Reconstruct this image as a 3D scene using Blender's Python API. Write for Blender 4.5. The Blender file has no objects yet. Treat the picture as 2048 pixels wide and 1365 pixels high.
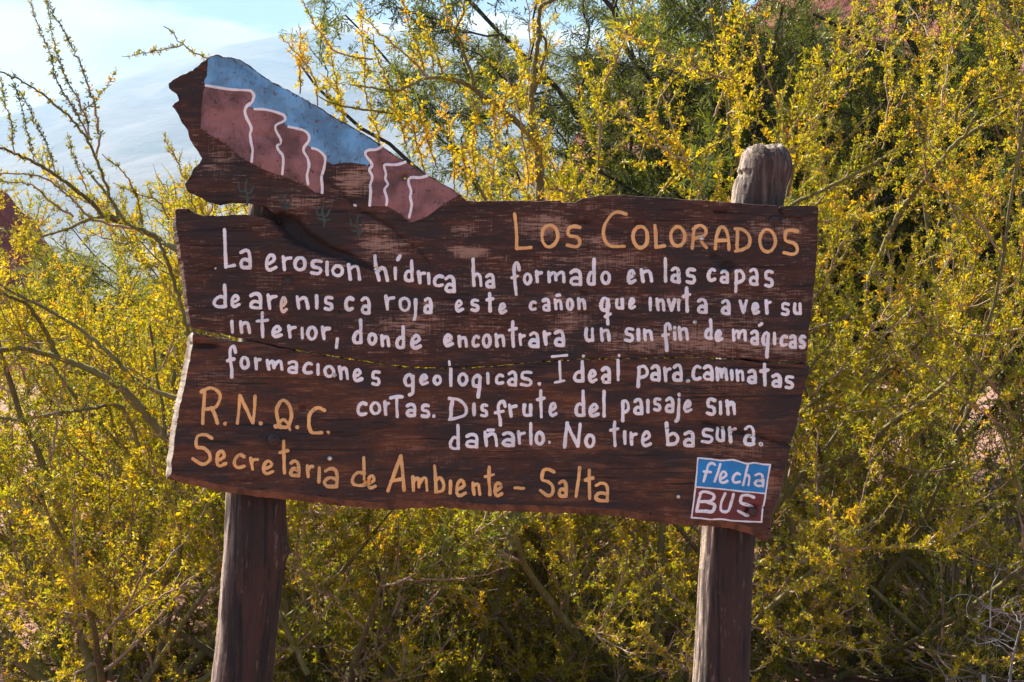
import bpy, math, random
import numpy as np
from mathutils import Vector

# ------------------------------------------------------------------ scene, camera, light
scene = bpy.context.scene
COL = scene.collection
FPX = 2048 * 50.0 / 36.0          # focal length in photo pixels
CAMZ = 1.6
SY = 3.7                          # distance of the sign's face

cam_d = bpy.data.cameras.new("camera")
cam = bpy.data.objects.new("camera", cam_d)
COL.objects.link(cam)
cam.location = (0, 0, CAMZ)
cam.rotation_euler = (math.radians(90), 0, 0)
cam_d.lens = 50; cam_d.sensor_width = 36
cam_d.clip_start = 0.1; cam_d.clip_end = 20000
scene.camera = cam

HAZE_D = 0.00016
SUN_EL, SUN_AZ = 46.0, -50.0      # azimuth from +Y, negative = to the left
world = bpy.data.worlds.new("World"); scene.world = world
world.use_nodes = True
wn = world.node_tree.nodes; wl = world.node_tree.links
wn.clear()
wo = wn.new("ShaderNodeOutputWorld"); bg = wn.new("ShaderNodeBackground")
sky = wn.new("ShaderNodeTexSky"); sky.sky_type = 'NISHITA'; sky.sun_disc = False
sky.sun_elevation = math.radians(SUN_EL); sky.sun_rotation = math.radians(SUN_AZ)
sky.air_density = 1.0; sky.dust_density = 0.6; sky.altitude = 1600
bg.inputs['Strength'].default_value = 0.068
tc = wn.new("ShaderNodeTexCoord")
mp = wn.new("ShaderNodeMapping"); mp.inputs['Scale'].default_value = (1, 1, 2.6)
mp.inputs['Location'].default_value = (0.3, 0.1, 0.0)
wl.new(tc.outputs['Generated'], mp.inputs['Vector'])
nz = wn.new("ShaderNodeTexNoise"); nz.inputs['Scale'].default_value = 6.0
nz.inputs['Detail'].default_value = 9; nz.inputs['Roughness'].default_value = 0.56
wl.new(mp.outputs[0], nz.inputs['Vector'])
sp = wn.new("ShaderNodeSeparateXYZ"); wl.new(tc.outputs['Generated'], sp.inputs[0])
band = wn.new("ShaderNodeMapRange")       # clouds hang low over the mountains, fewer overhead
band.inputs['From Min'].default_value = 0.196; band.inputs['From Max'].default_value = 0.232
band.inputs['To Min'].default_value = 0.34; band.inputs['To Max'].default_value = -0.10
wl.new(sp.outputs['Z'], band.inputs['Value'])
ad = wn.new("ShaderNodeMath"); ad.operation = 'ADD'
wl.new(nz.outputs['Fac'], ad.inputs[0]); wl.new(band.outputs[0], ad.inputs[1])
cr = wn.new("ShaderNodeMapRange"); cr.interpolation_type = 'SMOOTHSTEP'
cr.inputs['From Min'].default_value = 0.50; cr.inputs['From Max'].default_value = 0.59
wl.new(ad.outputs[0], cr.inputs['Value'])
nz2 = wn.new("ShaderNodeTexNoise"); nz2.inputs['Scale'].default_value = 7; nz2.inputs['Detail'].default_value = 5
wl.new(mp.outputs[0], nz2.inputs['Vector'])
cc = wn.new("ShaderNodeMix"); cc.data_type = 'RGBA'
cc.inputs['A'].default_value = (3.2, 3.4, 3.9, 1); cc.inputs['B'].default_value = (5.6, 5.4, 5.2, 1)
cr2 = wn.new("ShaderNodeMapRange"); cr2.inputs['From Min'].default_value = 0.35; cr2.inputs['From Max'].default_value = 0.62
wl.new(nz2.outputs['Fac'], cr2.inputs['Value']); wl.new(cr2.outputs[0], cc.inputs['Factor'])
mx = wn.new("ShaderNodeMix"); mx.data_type = 'RGBA'
wl.new(cr.outputs[0], mx.inputs['Factor'])
cap = wn.new("ShaderNodeMix"); cap.data_type = 'RGBA'; cap.blend_type = 'DARKEN'; cap.inputs['Factor'].default_value = 1.0
cap.inputs['B'].default_value = (1.7, 2.5, 3.5, 1)
wl.new(sky.outputs[0], cap.inputs['A']); wl.new(cap.outputs['Result'], mx.inputs['A']); wl.new(cc.outputs['Result'], mx.inputs['B'])
wl.new(mx.outputs['Result'], bg.inputs['Color']); wl.new(bg.outputs[0], wo.inputs['Surface'])

sd = bpy.data.lights.new("sun", 'SUN'); sd.energy = 5.0; sd.angle = math.radians(0.53)
sd.color = (1.0, 0.90, 0.74)
sun = bpy.data.objects.new("sun", sd); COL.objects.link(sun)
a, e = math.radians(SUN_AZ), math.radians(SUN_EL)
to_sun = Vector((math.sin(a)*math.cos(e), math.cos(a)*math.cos(e), math.sin(e)))
sun.rotation_euler = to_sun.to_track_quat('Z', 'Y').to_euler()
sun.location = (-20, 20, 30)

scene.view_settings.view_transform = 'Standard'; scene.view_settings.look = 'None'
scene.view_settings.gamma = 1.0; scene.view_settings.exposure = 2.02
scene.view_settings.use_curve_mapping = False

# ------------------------------------------------------------------ helpers
def W(px, py, Y=SY):
    """photo pixel at depth Y -> world point"""
    return np.array([(px-1024.0)/FPX*Y, Y, CAMZ-(py-682.5)/FPX*Y])

def empty(name, loc, label=None, cat=None, group=None):
    o = bpy.data.objects.new(name, None); COL.objects.link(o); o.location = loc
    o.empty_display_size = 0.1
    if label: o['label'] = label
    if cat: o['category'] = cat
    if group: o['group'] = group
    return o

def link_mesh(name, me, mat=None, parent=None, kind=None):
    o = bpy.data.objects.new(name, me); COL.objects.link(o)
    if mat: me.materials.append(mat)
    if parent:
        o.parent = parent
        # vertices are given in world space; bring them into the parent's frame
        w = Vector((0, 0, 0)); q = parent
        while q: w += q.location; q = q.parent
        o.location = -w
    if kind: o['kind'] = kind
    return o

def np_mesh(name, verts, faces, smooth=False, attrs=None, colors=None):
    """verts Nx3, faces: list of int arrays (each MxK)"""
    me = bpy.data.meshes.new(name)
    verts = np.asarray(verts, dtype=np.float32)
    if not isinstance(faces, (list, tuple)): faces = [faces]
    faces = [np.asarray(f, dtype=np.int32) for f in faces if len(f)]
    me.vertices.add(len(verts)); me.vertices.foreach_set("co", verts.ravel())
    nl = sum(f.size for f in faces); nf = sum(len(f) for f in faces)
    me.loops.add(nl); me.polygons.add(nf)
    me.loops.foreach_set("vertex_index", np.concatenate([f.ravel() for f in faces]))
    st = []; c = 0
    for f in faces:
        k = f.shape[1]; st.append(c+np.arange(len(f))*k); c += f.size
    me.polygons.foreach_set("loop_start", np.concatenate(st).astype(np.int32))
    if smooth: me.polygons.foreach_set("use_smooth", np.ones(nf, dtype=bool))
    if attrs:
        for k, v in attrs.items():
            at = me.attributes.new(k, 'FLOAT', 'POINT'); at.data.foreach_set("value", np.asarray(v, dtype=np.float32))
    if colors is not None:
        at = me.attributes.new("tint", 'FLOAT_COLOR', 'POINT')
        c4 = np.ones((len(verts), 4), dtype=np.float32); c4[:, :3] = colors
        at.data.foreach_set("color", c4.ravel())
    me.update(calc_edges=True); me.validate()
    return me

class NT:
    def __init__(s, name):
        s.m = bpy.data.materials.new(name); s.m.use_nodes = True
        s.n = s.m.node_tree.nodes; s.l = s.m.node_tree.links
        s.b = s.n['Principled BSDF']; s.out = s.n['Material Output']
        s.b.inputs['Roughness'].default_value = 0.8
        s.tc = s.n.new("ShaderNodeTexCoord").outputs['Object']
    def put(s, v, sock):
        if isinstance(v, (int, float, tuple)):
            if isinstance(v, tuple) and len(v) == 3 and sock.type == 'RGBA': v = v+(1,)
            sock.default_value = v
        else: s.l.new(v, sock)
    def noise(s, scale=(1, 1, 1), sc=1.0, det=5, rough=0.55, dist=0.0, vec=None, loc=(0, 0, 0)):
        mp = s.n.new("ShaderNodeMapping"); mp.inputs['Scale'].default_value = scale; mp.inputs['Location'].default_value = loc
        s.put(vec or s.tc, mp.inputs['Vector'])
        t = s.n.new("ShaderNodeTexNoise"); t.inputs['Scale'].default_value = sc; t.inputs['Detail'].default_value = det
        t.inputs['Roughness'].default_value = rough; t.inputs['Distortion'].default_value = dist
        s.l.new(mp.outputs[0], t.inputs['Vector']); return t.outputs['Fac']
    def ramp(s, v, a, b, lo=0.0, hi=1.0):
        t = s.n.new("ShaderNodeMapRange"); t.interpolation_type = 'SMOOTHSTEP'
        t.inputs['From Min'].default_value = a; t.inputs['From Max'].default_value = b
        t.inputs['To Min'].default_value = lo; t.inputs['To Max'].default_value = hi
        s.put(v, t.inputs['Value']); return t.outputs[0]
    def math(s, op, a, b=0.0, c=None):
        t = s.n.new("ShaderNodeMath"); t.operation = op
        s.put(a, t.inputs[0]); s.put(b, t.inputs[1])
        if c is not None: s.put(c, t.inputs[2])
        return t.outputs[0]
    def mix(s, f, a, b, mode='MIX'):
        t = s.n.new("ShaderNodeMix"); t.data_type = 'RGBA'; t.blend_type = mode
        s.put(f, t.inputs['Factor']); s.put(a, t.inputs['A']); s.put(b, t.inputs['B']); return t.outputs['Result']
    def attr(s, name, col=False):
        t = s.n.new("ShaderNodeAttribute"); t.attribute_name = name
        return t.outputs['Color' if col else 'Fac']
    def bump(s, h, strength=0.5, dist=0.002):
        t = s.n.new("ShaderNodeBump"); t.inputs['Strength'].default_value = strength; t.inputs['Distance'].default_value = dist
        s.put(h, t.inputs['Height']); s.l.new(t.outputs[0], s.b.inputs['Normal']); return t
    def base(s, c, rough=None):
        s.put(c, s.b.inputs['Base Color'])
        if rough is not None: s.put(rough, s.b.inputs['Roughness'])
        return s.m

# ------------------------------------------------------------------ materials
def plank_mat(name, dark, dark2, bare, warm):
    t = NT(name)
    wear = t.attr("wear"); stain = t.attr("stain")
    streak = t.noise((26, 1, 250), 1, 8, 0.68, 0.5)
    patch = t.noise((6, 1, 17), 1, 5, 0.6, 0.4)
    saw = t.noise((520, 1, 14), 1, 2, 0.5)
    fine = t.noise((900, 900, 900), 1, 2, 0.5)
    c = t.mix(t.ramp(patch, 0.35, 0.68), dark, dark2)
    c = t.mix(t.math('MULTIPLY', t.ramp(t.noise((9, 1, 60), 1, 4), 0.52, 0.7), 0.6), c, warm)
    # paint rubbed off: thin flecks along the grain, cut by the saw marks
    s1 = t.math('ADD', streak, t.math('MULTIPLY', t.math('SUBTRACT', saw, 0.5), 0.30))
    s1 = t.math('ADD', s1, t.math('MULTIPLY', t.math('SUBTRACT', fine, 0.5), 0.34))
    s1 = t.math('ADD', s1, t.math('MULTIPLY', t.math('SUBTRACT', patch, 0.5), 0.45))
    s1 = t.math('ADD', s1, t.math('MULTIPLY', wear, 0.22))
    c = t.mix(t.math('MULTIPLY', t.ramp(saw, 0.52, 0.62), 0.35), c, tuple(x*0.5 for x in dark))
    f = t.ramp(s1, 0.575, 0.73)
    c = t.mix(t.math('MULTIPLY', f, 0.72), c, bare)
    c = t.mix(t.math('MULTIPLY', stain, 0.9), c, (0.014, 0.012, 0.014))
    ck = t.noise((4.5, 1, 150), 1, 5, 0.55, 0.6); ckm = t.math('MULTIPLY', t.ramp(ck, 0.60, 0.635), t.ramp(t.noise((3, 1, 20), 1, 3), 0.42, 0.55))
    c = t.mix(t.math('MULTIPLY', ckm, 0.85), c, (0.007, 0.005, 0.005))
    h = t.math('ADD', t.math('MULTIPLY', streak, 0.8), t.math('MULTIPLY', saw, 0.35))
    h = t.math('SUBTRACT', h, t.math('MULTIPLY', ckm, 0.7))
    h = t.math('SUBTRACT', h, t.math('MULTIPLY', f, 0.35))
    t.bump(h, 0.8, 0.0026)
    t.b.inputs['Specular IOR Level'].default_value = 0.35
    return t.base(c, t.ramp(patch, 0.3, 0.7, 0.62, 0.85))

M_UP = plank_mat("weathered_dark_paint", (0.027, 0.014, 0.0115), (0.066, 0.023, 0.013), (0.42, 0.245, 0.175), (0.12, 0.042, 0.024))
M_LO = plank_mat("weathered_brown_paint", (0.026, 0.014, 0.013), (0.098, 0.034, 0.016), (0.30, 0.14, 0.085), (0.19, 0.070, 0.030))

def edge_mat(name, a, b):
    t = NT(name)
    g = t.noise((30, 30, 6), 1, 5, 0.6); s_ = t.noise((60, 60, 700), 1, 3, 0.6)
    c = t.mix(t.ramp(t.math('ADD', g, t.math('MULTIPLY', t.math('SUBTRACT', s_, 0.5), 0.5)), 0.35, 0.65), a, b)
    t.bump(s_, 0.7, 0.003); return t.base(c, 0.85)
M_EDGE = edge_mat("bare_end_grain", (0.13, 0.095, 0.075), (0.36, 0.30, 0.245))
M_RIM = edge_mat("dark_weathered_rim", (0.045, 0.028, 0.030), (0.11, 0.075, 0.07))
M_RIM2 = edge_mat("brown_live_edge", (0.05, 0.022, 0.015), (0.16, 0.07, 0.04))

def paint_mat(name, col, var=0.12, worn=(0.10, 0.05, 0.045), wear_lo=0.70, rough=0.55, grain=None):
    t = NT(name)
    n = t.noise((120, 120, 120), 1, 4, 0.6); big = t.noise((14, 14, 14), 1, 4, 0.6)
    dk = tuple(x*(1-var*1.6) for x in col)
    c = t.mix(t.ramp(big, 0.35, 0.65), col, dk)
    s_ = t.noise((330, 1, 30), 1, 3, 0.6)
    if grain: c = t.mix(t.math('MULTIPLY', t.ramp(s_, 0.55, 0.75), grain), c, worn)
    chip = t.math('ADD', t.noise((60, 60, 60), 1, 6, 0.7), t.math('MULTIPLY', big, 0.22))
    c = t.mix(t.ramp(chip, wear_lo, wear_lo+0.05), c, worn)
    t.bump(t.math('ADD', n, t.math('MULTIPLY', s_, 0.8 if grain else 0.2)), 0.5, 0.0012)
    return t.base(c, rough)
M_WHITE = paint_mat("white_paint", (0.84, 0.78, 0.79), 0.10, (0.22, 0.15, 0.14), 0.735, 0.55, 0.30)
M_CREAM = paint_mat("cream_paint", (0.80, 0.60, 0.50), 0.07, (0.25, 0.18, 0.17), 0.80)
M_ORANGE = paint_mat("ochre_paint", (0.86, 0.45, 0.16), 0.16, (0.35, 0.14, 0.05), 0.735, 0.55, 0.35)
M_BLUE = paint_mat("sky_blue_paint", (0.15, 0.37, 0.60), 0.28, (0.095, 0.085, 0.11), 0.69, 0.7, 0.75)
M_RED = paint_mat("brick_red_paint", (0.28, 0.125, 0.12), 0.36, (0.085, 0.035, 0.032), 0.685, 0.75, 0.55)
M_LBLUE = paint_mat("logo_blue_paint", (0.0, 0.21, 0.52), 0.12, (0.10, 0.06, 0.08), 0.76, 0.5)
M_LRED = paint_mat("logo_red_paint", (0.15, 0.016, 0.014), 0.25, (0.05, 0.015, 0.013), 0.76, 0.5)
M_GREEN = paint_mat("dark_green_paint", (0.030, 0.055, 0.042), 0.3, (0.06, 0.04, 0.035), 0.68)

def post_mat(name, stain):
    t = NT(name)
    g = t.noise((70, 70, 5), 1, 6, 0.62, 0.6); p = t.noise((10, 10, 3.5), 1, 5, 0.6)
    v = t.noise((160, 160, 12), 1, 3, 0.6)
    raw_sunlit = t.attr("raw_sunlit")
    c = t.mix(t.ramp(p, 0.35, 0.66), (0.018, 0.0095, 0.008), (0.052, 0.021, 0.014))
    sp_ = t.noise((55, 55, 26), 1, 7, 0.72, 0.8)
    f = t.ramp(t.math('ADD', t.math('MULTIPLY', g, 0.5), t.math('MULTIPLY', sp_, 0.5)), 0.545, 0.62)
    c = t.mix(t.math('MULTIPLY', f, 0.6), c, (0.20, 0.125, 0.10))
    c = t.mix(t.math('MULTIPLY', t.ramp(t.noise((34, 34, 2.2), 1, 5, 0.6, 1.0), 0.55, 0.60), 0.9), c, (0.007, 0.005, 0.005))
    raw_sunlit_c = t.mix(t.ramp(g, 0.38, 0.62), (0.06, 0.042, 0.036), (0.52, 0.40, 0.32))  # pale tone of the bare top wood and of the painted-in sunlit strip
    c = t.mix(raw_sunlit, c, raw_sunlit_c)
    t.bump(t.math('ADD', t.math('ADD', g, sp_), t.math('MULTIPLY', v, 0.5)), 1.0, 0.009)
    return t.base(c, 0.82)
M_POST = post_mat("stained_post_wood", 1)

def metal(name, c, r, m=1.0):
    t = NT(name); t.b.inputs['Metallic'].default_value = m
    n = t.noise((200, 200, 200), 1, 3)
    t.bump(n, 0.3, 0.001); return t.base(t.mix(t.ramp(n, 0.45, 0.65), c, tuple(x*0.45 for x in c)), r)
M_ZINC = metal("zinc_screw", (0.62, 0.60, 0.58), 0.35)
M_BRASS = metal("brass_screw", (0.65, 0.50, 0.14), 0.35)
M_IRON = metal("dark_iron", (0.06, 0.05, 0.052), 0.45, 0.6)
M_RUST = metal("rusty_iron", (0.075, 0.036, 0.028), 0.6, 0.4)

# ------------------------------------------------------------------ SIGN
def up(region, pts):
    ox, oy, s = region
    return [(ox+x/s, oy+y/s) for x, y in pts]
RA = (400, 440, 3.938); RB = (880, 500, 4.876); RC = (1230, 500, 4.876); RD = (330, 680, 3.792)
RE = (780, 690, 3.9); RF = (1180, 690, 4.452); RG = (980, 280, 3.012); RL = (1340, 880, 6.204)
R1 = (320, 90, 3.79); R2 = (640, 200, 3.79)
REG = dict(A=RA, B=RB, C=RC, D=RD, E=RE, F=RF, G=RG, L=RL)

UPPER = [(337,166.5),(351.7,157),(367.5,149),(386,141.5),(399,129.6),(413.7,117.7),(420,113.7),(433.5,109.8),(444,114.3),(455,115),
 (465,116.4),(478,119),(499.4,133.5),(515.3,145.4),(544.3,165.2),(578.6,182.3),(612.9,200.8),(636.6,214),(676,240.4),(702.6,253.6),
 (731.6,270.7),(757,288),(787.7,310.8),(811.5,324),(840.5,342.5),(864.3,355.7),(893.3,372.8),(915.7,387.3),(932.9,401.8),(956.6,404.5),
 (983,403),(1013,402),(1076,403.5),(1119.5,402.2),(1126,406.8),(1149,405.5),(1166,396.9),(1205.8,391.2),(1245.6,390.6),(1272,393.5),
 (1345,397.9),(1444.8,404.5),(1511,410),(1554,412.8),(1557,418),(1560,413),(1627.5,412),(1637.4,415.5),(1636.7,426),(1634,452.6),(1634.7,485.8),
 (1631,530),(1630,551),(1625.8,582),(1621.7,627),(1617.6,664),(1613.5,705),(1612.4,726),(1562,724.8),(1526,721.4),(1481,717),
 (1404.6,713.6),(1348.5,714.3),(1269.8,716.5),(1180,717.4),(1164.6,716.4),(1100.5,721.3),(1049,725.4),(1000.5,729.7),(944,734),
 (903,735.6),(836.4,733.6),(762.5,727),(701.8,717),(609.5,703),(531,687),(515,683),(488.7,676.5),(457,671),(425.5,664),(399,659),
 (389,657),(383,651),(379,630),(374,595.5),(370.8,564.7),(367.7,538),(362.6,511),(355.4,466),(351.3,433),(350,422),(355.4,418),(375,419),
 (382,424),(411.8,433.4),(446.7,432.3),(471.3,430.3),(494,431.3),(518.5,433.8),(537,440.5),(551.4,445),(558,450),(562,447),(560,438),
 (552,430),(544,423.8),(531,413),(499.4,405.3),(478.3,402.7),(452,404),(436,408.7),(412.3,401.3),(393.9,390.8),(375.4,382.9),(370,367),
 (380.7,353.9),(388.6,335.4),(399,327.5),(404.4,316.9),(393.9,298.4),(380.7,280),(374,258.9),(362.2,240.4),(354.3,224.6),(345,212.7),
 (357,200.8),(354.3,187.6),(339.8,177)]
LOWER = [(386,668.4),(399,671),(425.5,677),(451.8,684),(478.2,686),(504.5,685.3),(525.6,689.8),(609.5,706.5),(701.8,721),(762.5,731),
 (831,737.3),(903,739),(944,737.5),(1000,733),(1049,729),(1100,725),(1164,720),(1180,721),(1269,719.5),(1348,718),(1404,717.5),(1481,722),
 (1526,727),(1562,729),(1613,729.5),(1618,733),(1617,746),(1606.8,779.8),(1597.8,829),(1591,858.5),(1582,886),(1576,889),(1580.5,892),(1578.6,905),
 (1577,915.5),(1572,931.6),(1565.7,957.4),(1557.6,992.8),(1548,1017),(1543,1033),(1539.9,1057.3),(1533.4,1071),(1509,1058),(1477,1047),
 (1428.7,1039),(1388,1038),(1340,1036),(1230,1018),(1164.6,1015),(1087.7,1012),(1036,1010),(985,1009),(933.8,1006),(882.6,1001),
 (831,1003),(780,1007),(672.8,998),(593.7,988),(514.6,980),(454,973),(403.8,961),(356.4,952),(341.9,948),(347,900),(353.7,843.5),(363,800),(372,759),(384,693)]

rs = np.random.RandomState(7)
def rough_outline(poly, step=3.0, amp=0.55):
    P_ = np.array(poly, float); Q = np.vstack([P_, P_[:1]]); out = []
    for i in range(len(P_)):
        d = Q[i+1]-Q[i]; n = max(1, int(np.hypot(*d)/step))
        for k in range(n): out.append(Q[i]+d*k/n)
    out = np.array(out); N = len(out)
    j = rs.normal(size=(N, 2)); j = (j+np.roll(j, 1, 0)+np.roll(j, 2, 0))/1.7
    return out+j*amp

def inside(poly, X, Y):
    c = np.zeros(X.shape, bool); n = len(poly); j = n-1
    for i in range(n):
        xi, yi = poly[i]; xj, yj = poly[j]
        if yi != yj:
            m = ((yi > Y) != (yj > Y)) & (X < (xj-xi)*(Y-yi)/(yj-yi)+xi)
            c ^= m
        j = i
    return c

def clip_cell(poly, x0, y0, x1, y1):
    def cl(pts, ax, v, keep_gt):
        out = []
        for i in range(len(pts)):
            a_, b_ = pts[i-1], pts[i]
            ia = (a_[ax] >= v) if keep_gt else (a_[ax] <= v); ib = (b_[ax] >= v) if keep_gt else (b_[ax] <= v)
            if ia != ib:
                t_ = (v-a_[ax])/(b_[ax]-a_[ax]); q = [a_[0]+t_*(b_[0]-a_[0]), a_[1]+t_*(b_[1]-a_[1])]; q[ax] = v; out.append(tuple(q))
            if ib: out.append(b_)
        return out
    for ax, v, g in ((0, x0, True), (0, x1, False), (1, y0, True), (1, y1, False)):
        poly = cl(poly, ax, v, g)
        if len(poly) < 3: return []
    return poly

def seg_dist(X, Y, pts):
    """distance to a polyline and the position 0..1 along it"""
    best = np.full(X.shape, 1e9); tt = np.zeros(X.shape); n = len(pts)-1
    for i in range(n):
        ax, ay = pts[i]; bx, by = pts[i+1]; dx, dy = bx-ax, by-ay; L = dx*dx+dy*dy+1e-9
        t_ = np.clip(((X-ax)*dx+(Y-ay)*dy)/L, 0, 1)
        d = np.hypot(X-ax-t_*dx, Y-ay-t_*dy); m = d < best
        best = np.where(m, d, best); tt = np.where(m, (i+t_)/n, tt)
    return best, tt

CRACKS = [  # (points, half width px, depth m)
 (up(R2, [(30,590),(90,640),(150,695),(220,755),(300,830),(360,862),(420,890),(500,940),(560,980),(600,1030),(640,1060),(700,1100),(760,1140),(800,1200),(850,1250)]), 1.7, 0.006),
 (up(R1, [(330,572),(440,580),(540,575),(600,545),(635,510)]), 1.2, 0.003),
 (up(R1, [(690,660),(760,680),(820,705),(870,720),(920,748)]), 1.8, 0.004),
 (up(R1, [(750,640),(800,670),(830,720)]), 1.6, 0.004), (up(R1, [(700,510),(800,540),(920,580)]), 0.9, 0.002),
 (up(R1, [(800,795),(900,815),(1030,830)]), 0.9, 0.002), (up(R1, [(555,102),(610,160),(680,220),(760,285)]), 1.3, 0.004),
 (up(R1, [(1130,930),(1200,970),(1250,1010)]), 1.2, 0.003),
 ([(1557,414),(1563,428),(1570,436),(1588,438),(1605,437)], 2.0, 0.010),
 ([(362,538),(385,538),(400,548)], 1.2, 0.003), ([(395,543),(412,540),(425,536)], 2.2, 0.006),
 ([(352,845),(400,853),(440,860),(500,868),(540,876),(600,883),(660,881),(700,873),(740,862),(780,852),(812,842)], 1.0, 0.004),
 ([(1395,842),(1440,855),(1480,866),(1510,872),(1530,878),(1556,886),(1584,893)], 2.0, 0.010),
 ([(1100,836),(1150,840),(1240,850),(1330,856),(1400,868)], 0.8, 0.002),
 ([(350,935),(420,948),(520,965),(640,985),(760,992)], 0.9, 0.002),
 ([(1300,965),(1380,962),(1440,985)], 0.7, 0.0015), ([(1490,1010),(1530,1015),(1550,1017)], 1.2, 0.004),
 ([(1180,763),(1225,764),(1300,768),(1360,772)], 1.0, 0.002), ([(540,715),(590,703)], 1.5, 0.004)]
HOLES = [  # (x, y, rx, ry, depth)
 (1441,424,15,2.8,0.014), (1161,446,22,2.8,0.010), (1171,437,4,10,0.004), (1279,447,11,2.4,0.010), (1186,412,26,2,0.003),
 (1455,533,14,10,0.010), (1428,513,8,5,0.007), (1436,520,14,6,0.005), (1163,585,6,2,0.008), (1173,589,5,2,0.007), (1197,587,5,2,0.007),
 (1190,578,4,2,0.006), (1164,628,4,2.2,0.006), (680,623,2.6,2.6,0.006), (840,644,26,1.8,0.004), (412,693,26,5,0.016), (392,688,10,5,0.012),
 (612,817,16,7,0.006), (604,817,7,5,0.008), (1350,742,3,2,0.002), (429,537,4,4,0.010), (809,355.5,6.5,5.5,0.010), (733,968,7.5,7,0.012),
 (574,562,15,15,0.007), (547,882,13,12,0.004), (1550,443,12,10,0.004), (1502,1022,12,9,0.008), (426,556,4,2,0.003), (1498,625,12,1.5,0.002),
 (924,592,20,4,0.003), (1070,672,10,5,0.003), (1330,684,26,4,0.003)]
HOLLOW = [(563,440),(585,456),(600,470),(622,486),(650,500),(690,512),(725,528),(765,545)]

def relief(X, Y):
    """height of the painted face towards the viewer, metres"""
    X = np.asarray(X, float); Y = np.asarray(Y, float)
    z = 0.0010*np.sin(X*0.011+Y*0.045)+0.0007*np.sin(X*0.03-Y*0.09+1.3)+0.0005*np.sin(X*0.07+Y*0.21+np.sin(X*0.02)*2)
    z += 0.00035*np.sin(Y*0.9+np.sin(X*0.013)*3)+0.0003*np.sin(Y*0.47+X*0.01+2)
    for pts, w, dep in CRACKS:
        d, t_ = seg_dist(X, Y, pts)
        wob = 1+0.35*np.sin(X*0.33)+0.25*np.sin(X*0.77+Y*0.4)
        end = np.clip(np.minimum(t_, 1-t_)*8+0.25, 0, 1)
        z -= dep*end*np.clip(1.6-d/(w*wob), 0, 1)
    for hx, hy, rx, ry, dep in HOLES:
        q = ((X-hx)/rx)**2+((Y-hy)/ry)**2
        z -= dep*np.clip(1.35-q, 0, 1)
    d, t_ = seg_dist(X, Y, HOLLOW)
    w = np.interp(t_, [0, 0.15, 0.3, 0.55, 0.8, 1], [22, 30, 24, 17, 9, 3])*(1+0.10*np.sin(X*0.11)+0.06*np.sin(Y*0.4+X*0.1))
    z -= np.interp(t_, [0, 0.3, 0.7, 1], [0.034, 0.03, 0.018, 0.003])*np.clip((w-d)/(w*0.55), 0, 1)**1.3
    return z

WEAR = [(712,365,55,32,1.0),(930,503,48,14,1.15),(930,462,26,16,0.8),(765,490,60,30,0.9),(745,455,40,16,0.8),(440,330,50,36,0.8),(700,520,60,14,0.6),
 (1090,455,70,26,0.9),(1200,480,60,14,0.7),(1250,600,380,18,0.5),(1350,680,260,30,0.75),(1110,690,60,16,0.7),(1380,475,120,24,0.6),(1560,690,60,22,0.7),
 (820,650,110,30,0.6),(1150,640,60,20,0.7),(1480,640,120,20,0.5),(950,560,60,24,0.6),(600,400,70,30,0.5),(850,610,60,16,0.7),(1170,520,120,20,0.6),
 (440,760,90,40,0.5),(900,830,120,26,0.4),(1420,760,120,30,0.6),(1480,900,80,24,0.8),(1540,970,30,40,0.7),(620,830,60,26,0.35),(1080,880,160,26,0.35),
 (870,920,60,30,0.4),(1130,660,40,14,0.8),(1530,455,60,30,0.5),(1100,830,160,20,0.4)]
STAIN = [(620,480,90,36,0.9),(470,390,70,16,0.5),(400,210,34,70,0.35),(450,480,60,30,0.3),(560,545,80,36,0.35),(1400,855,200,14,0.6),(700,855,120,22,0.5),
 (560,870,60,24,0.8),(1450,530,26,18,0.9),(980,415,60,14,0.6),(640,950,60,10,0.4),(500,620,70,24,0.4),(1150,960,200,18,0.3),(760,760,90,16,0.35),
 (940,870,60,20,0.4),(440,395,60,20,0.5),(920,592,40,10,0.7),(1020,1010,400,8,0.7),(1300,715,60,8,0.5),(1550,440,18,16,0.8),(410,693,40,10,0.8),(1510,1020,16,12,0.8),(870,425,90,14,0.5)]
def blobs(X, Y, L):
    v = np.zeros(X.shape)
    for cx, cy, rx, ry, s_ in L:
        v = np.maximum(v, s_*np.clip(1.25-np.sqrt(((X-cx)/rx)**2+((Y-cy)/ry)**2), 0, 1))
    return v

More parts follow.
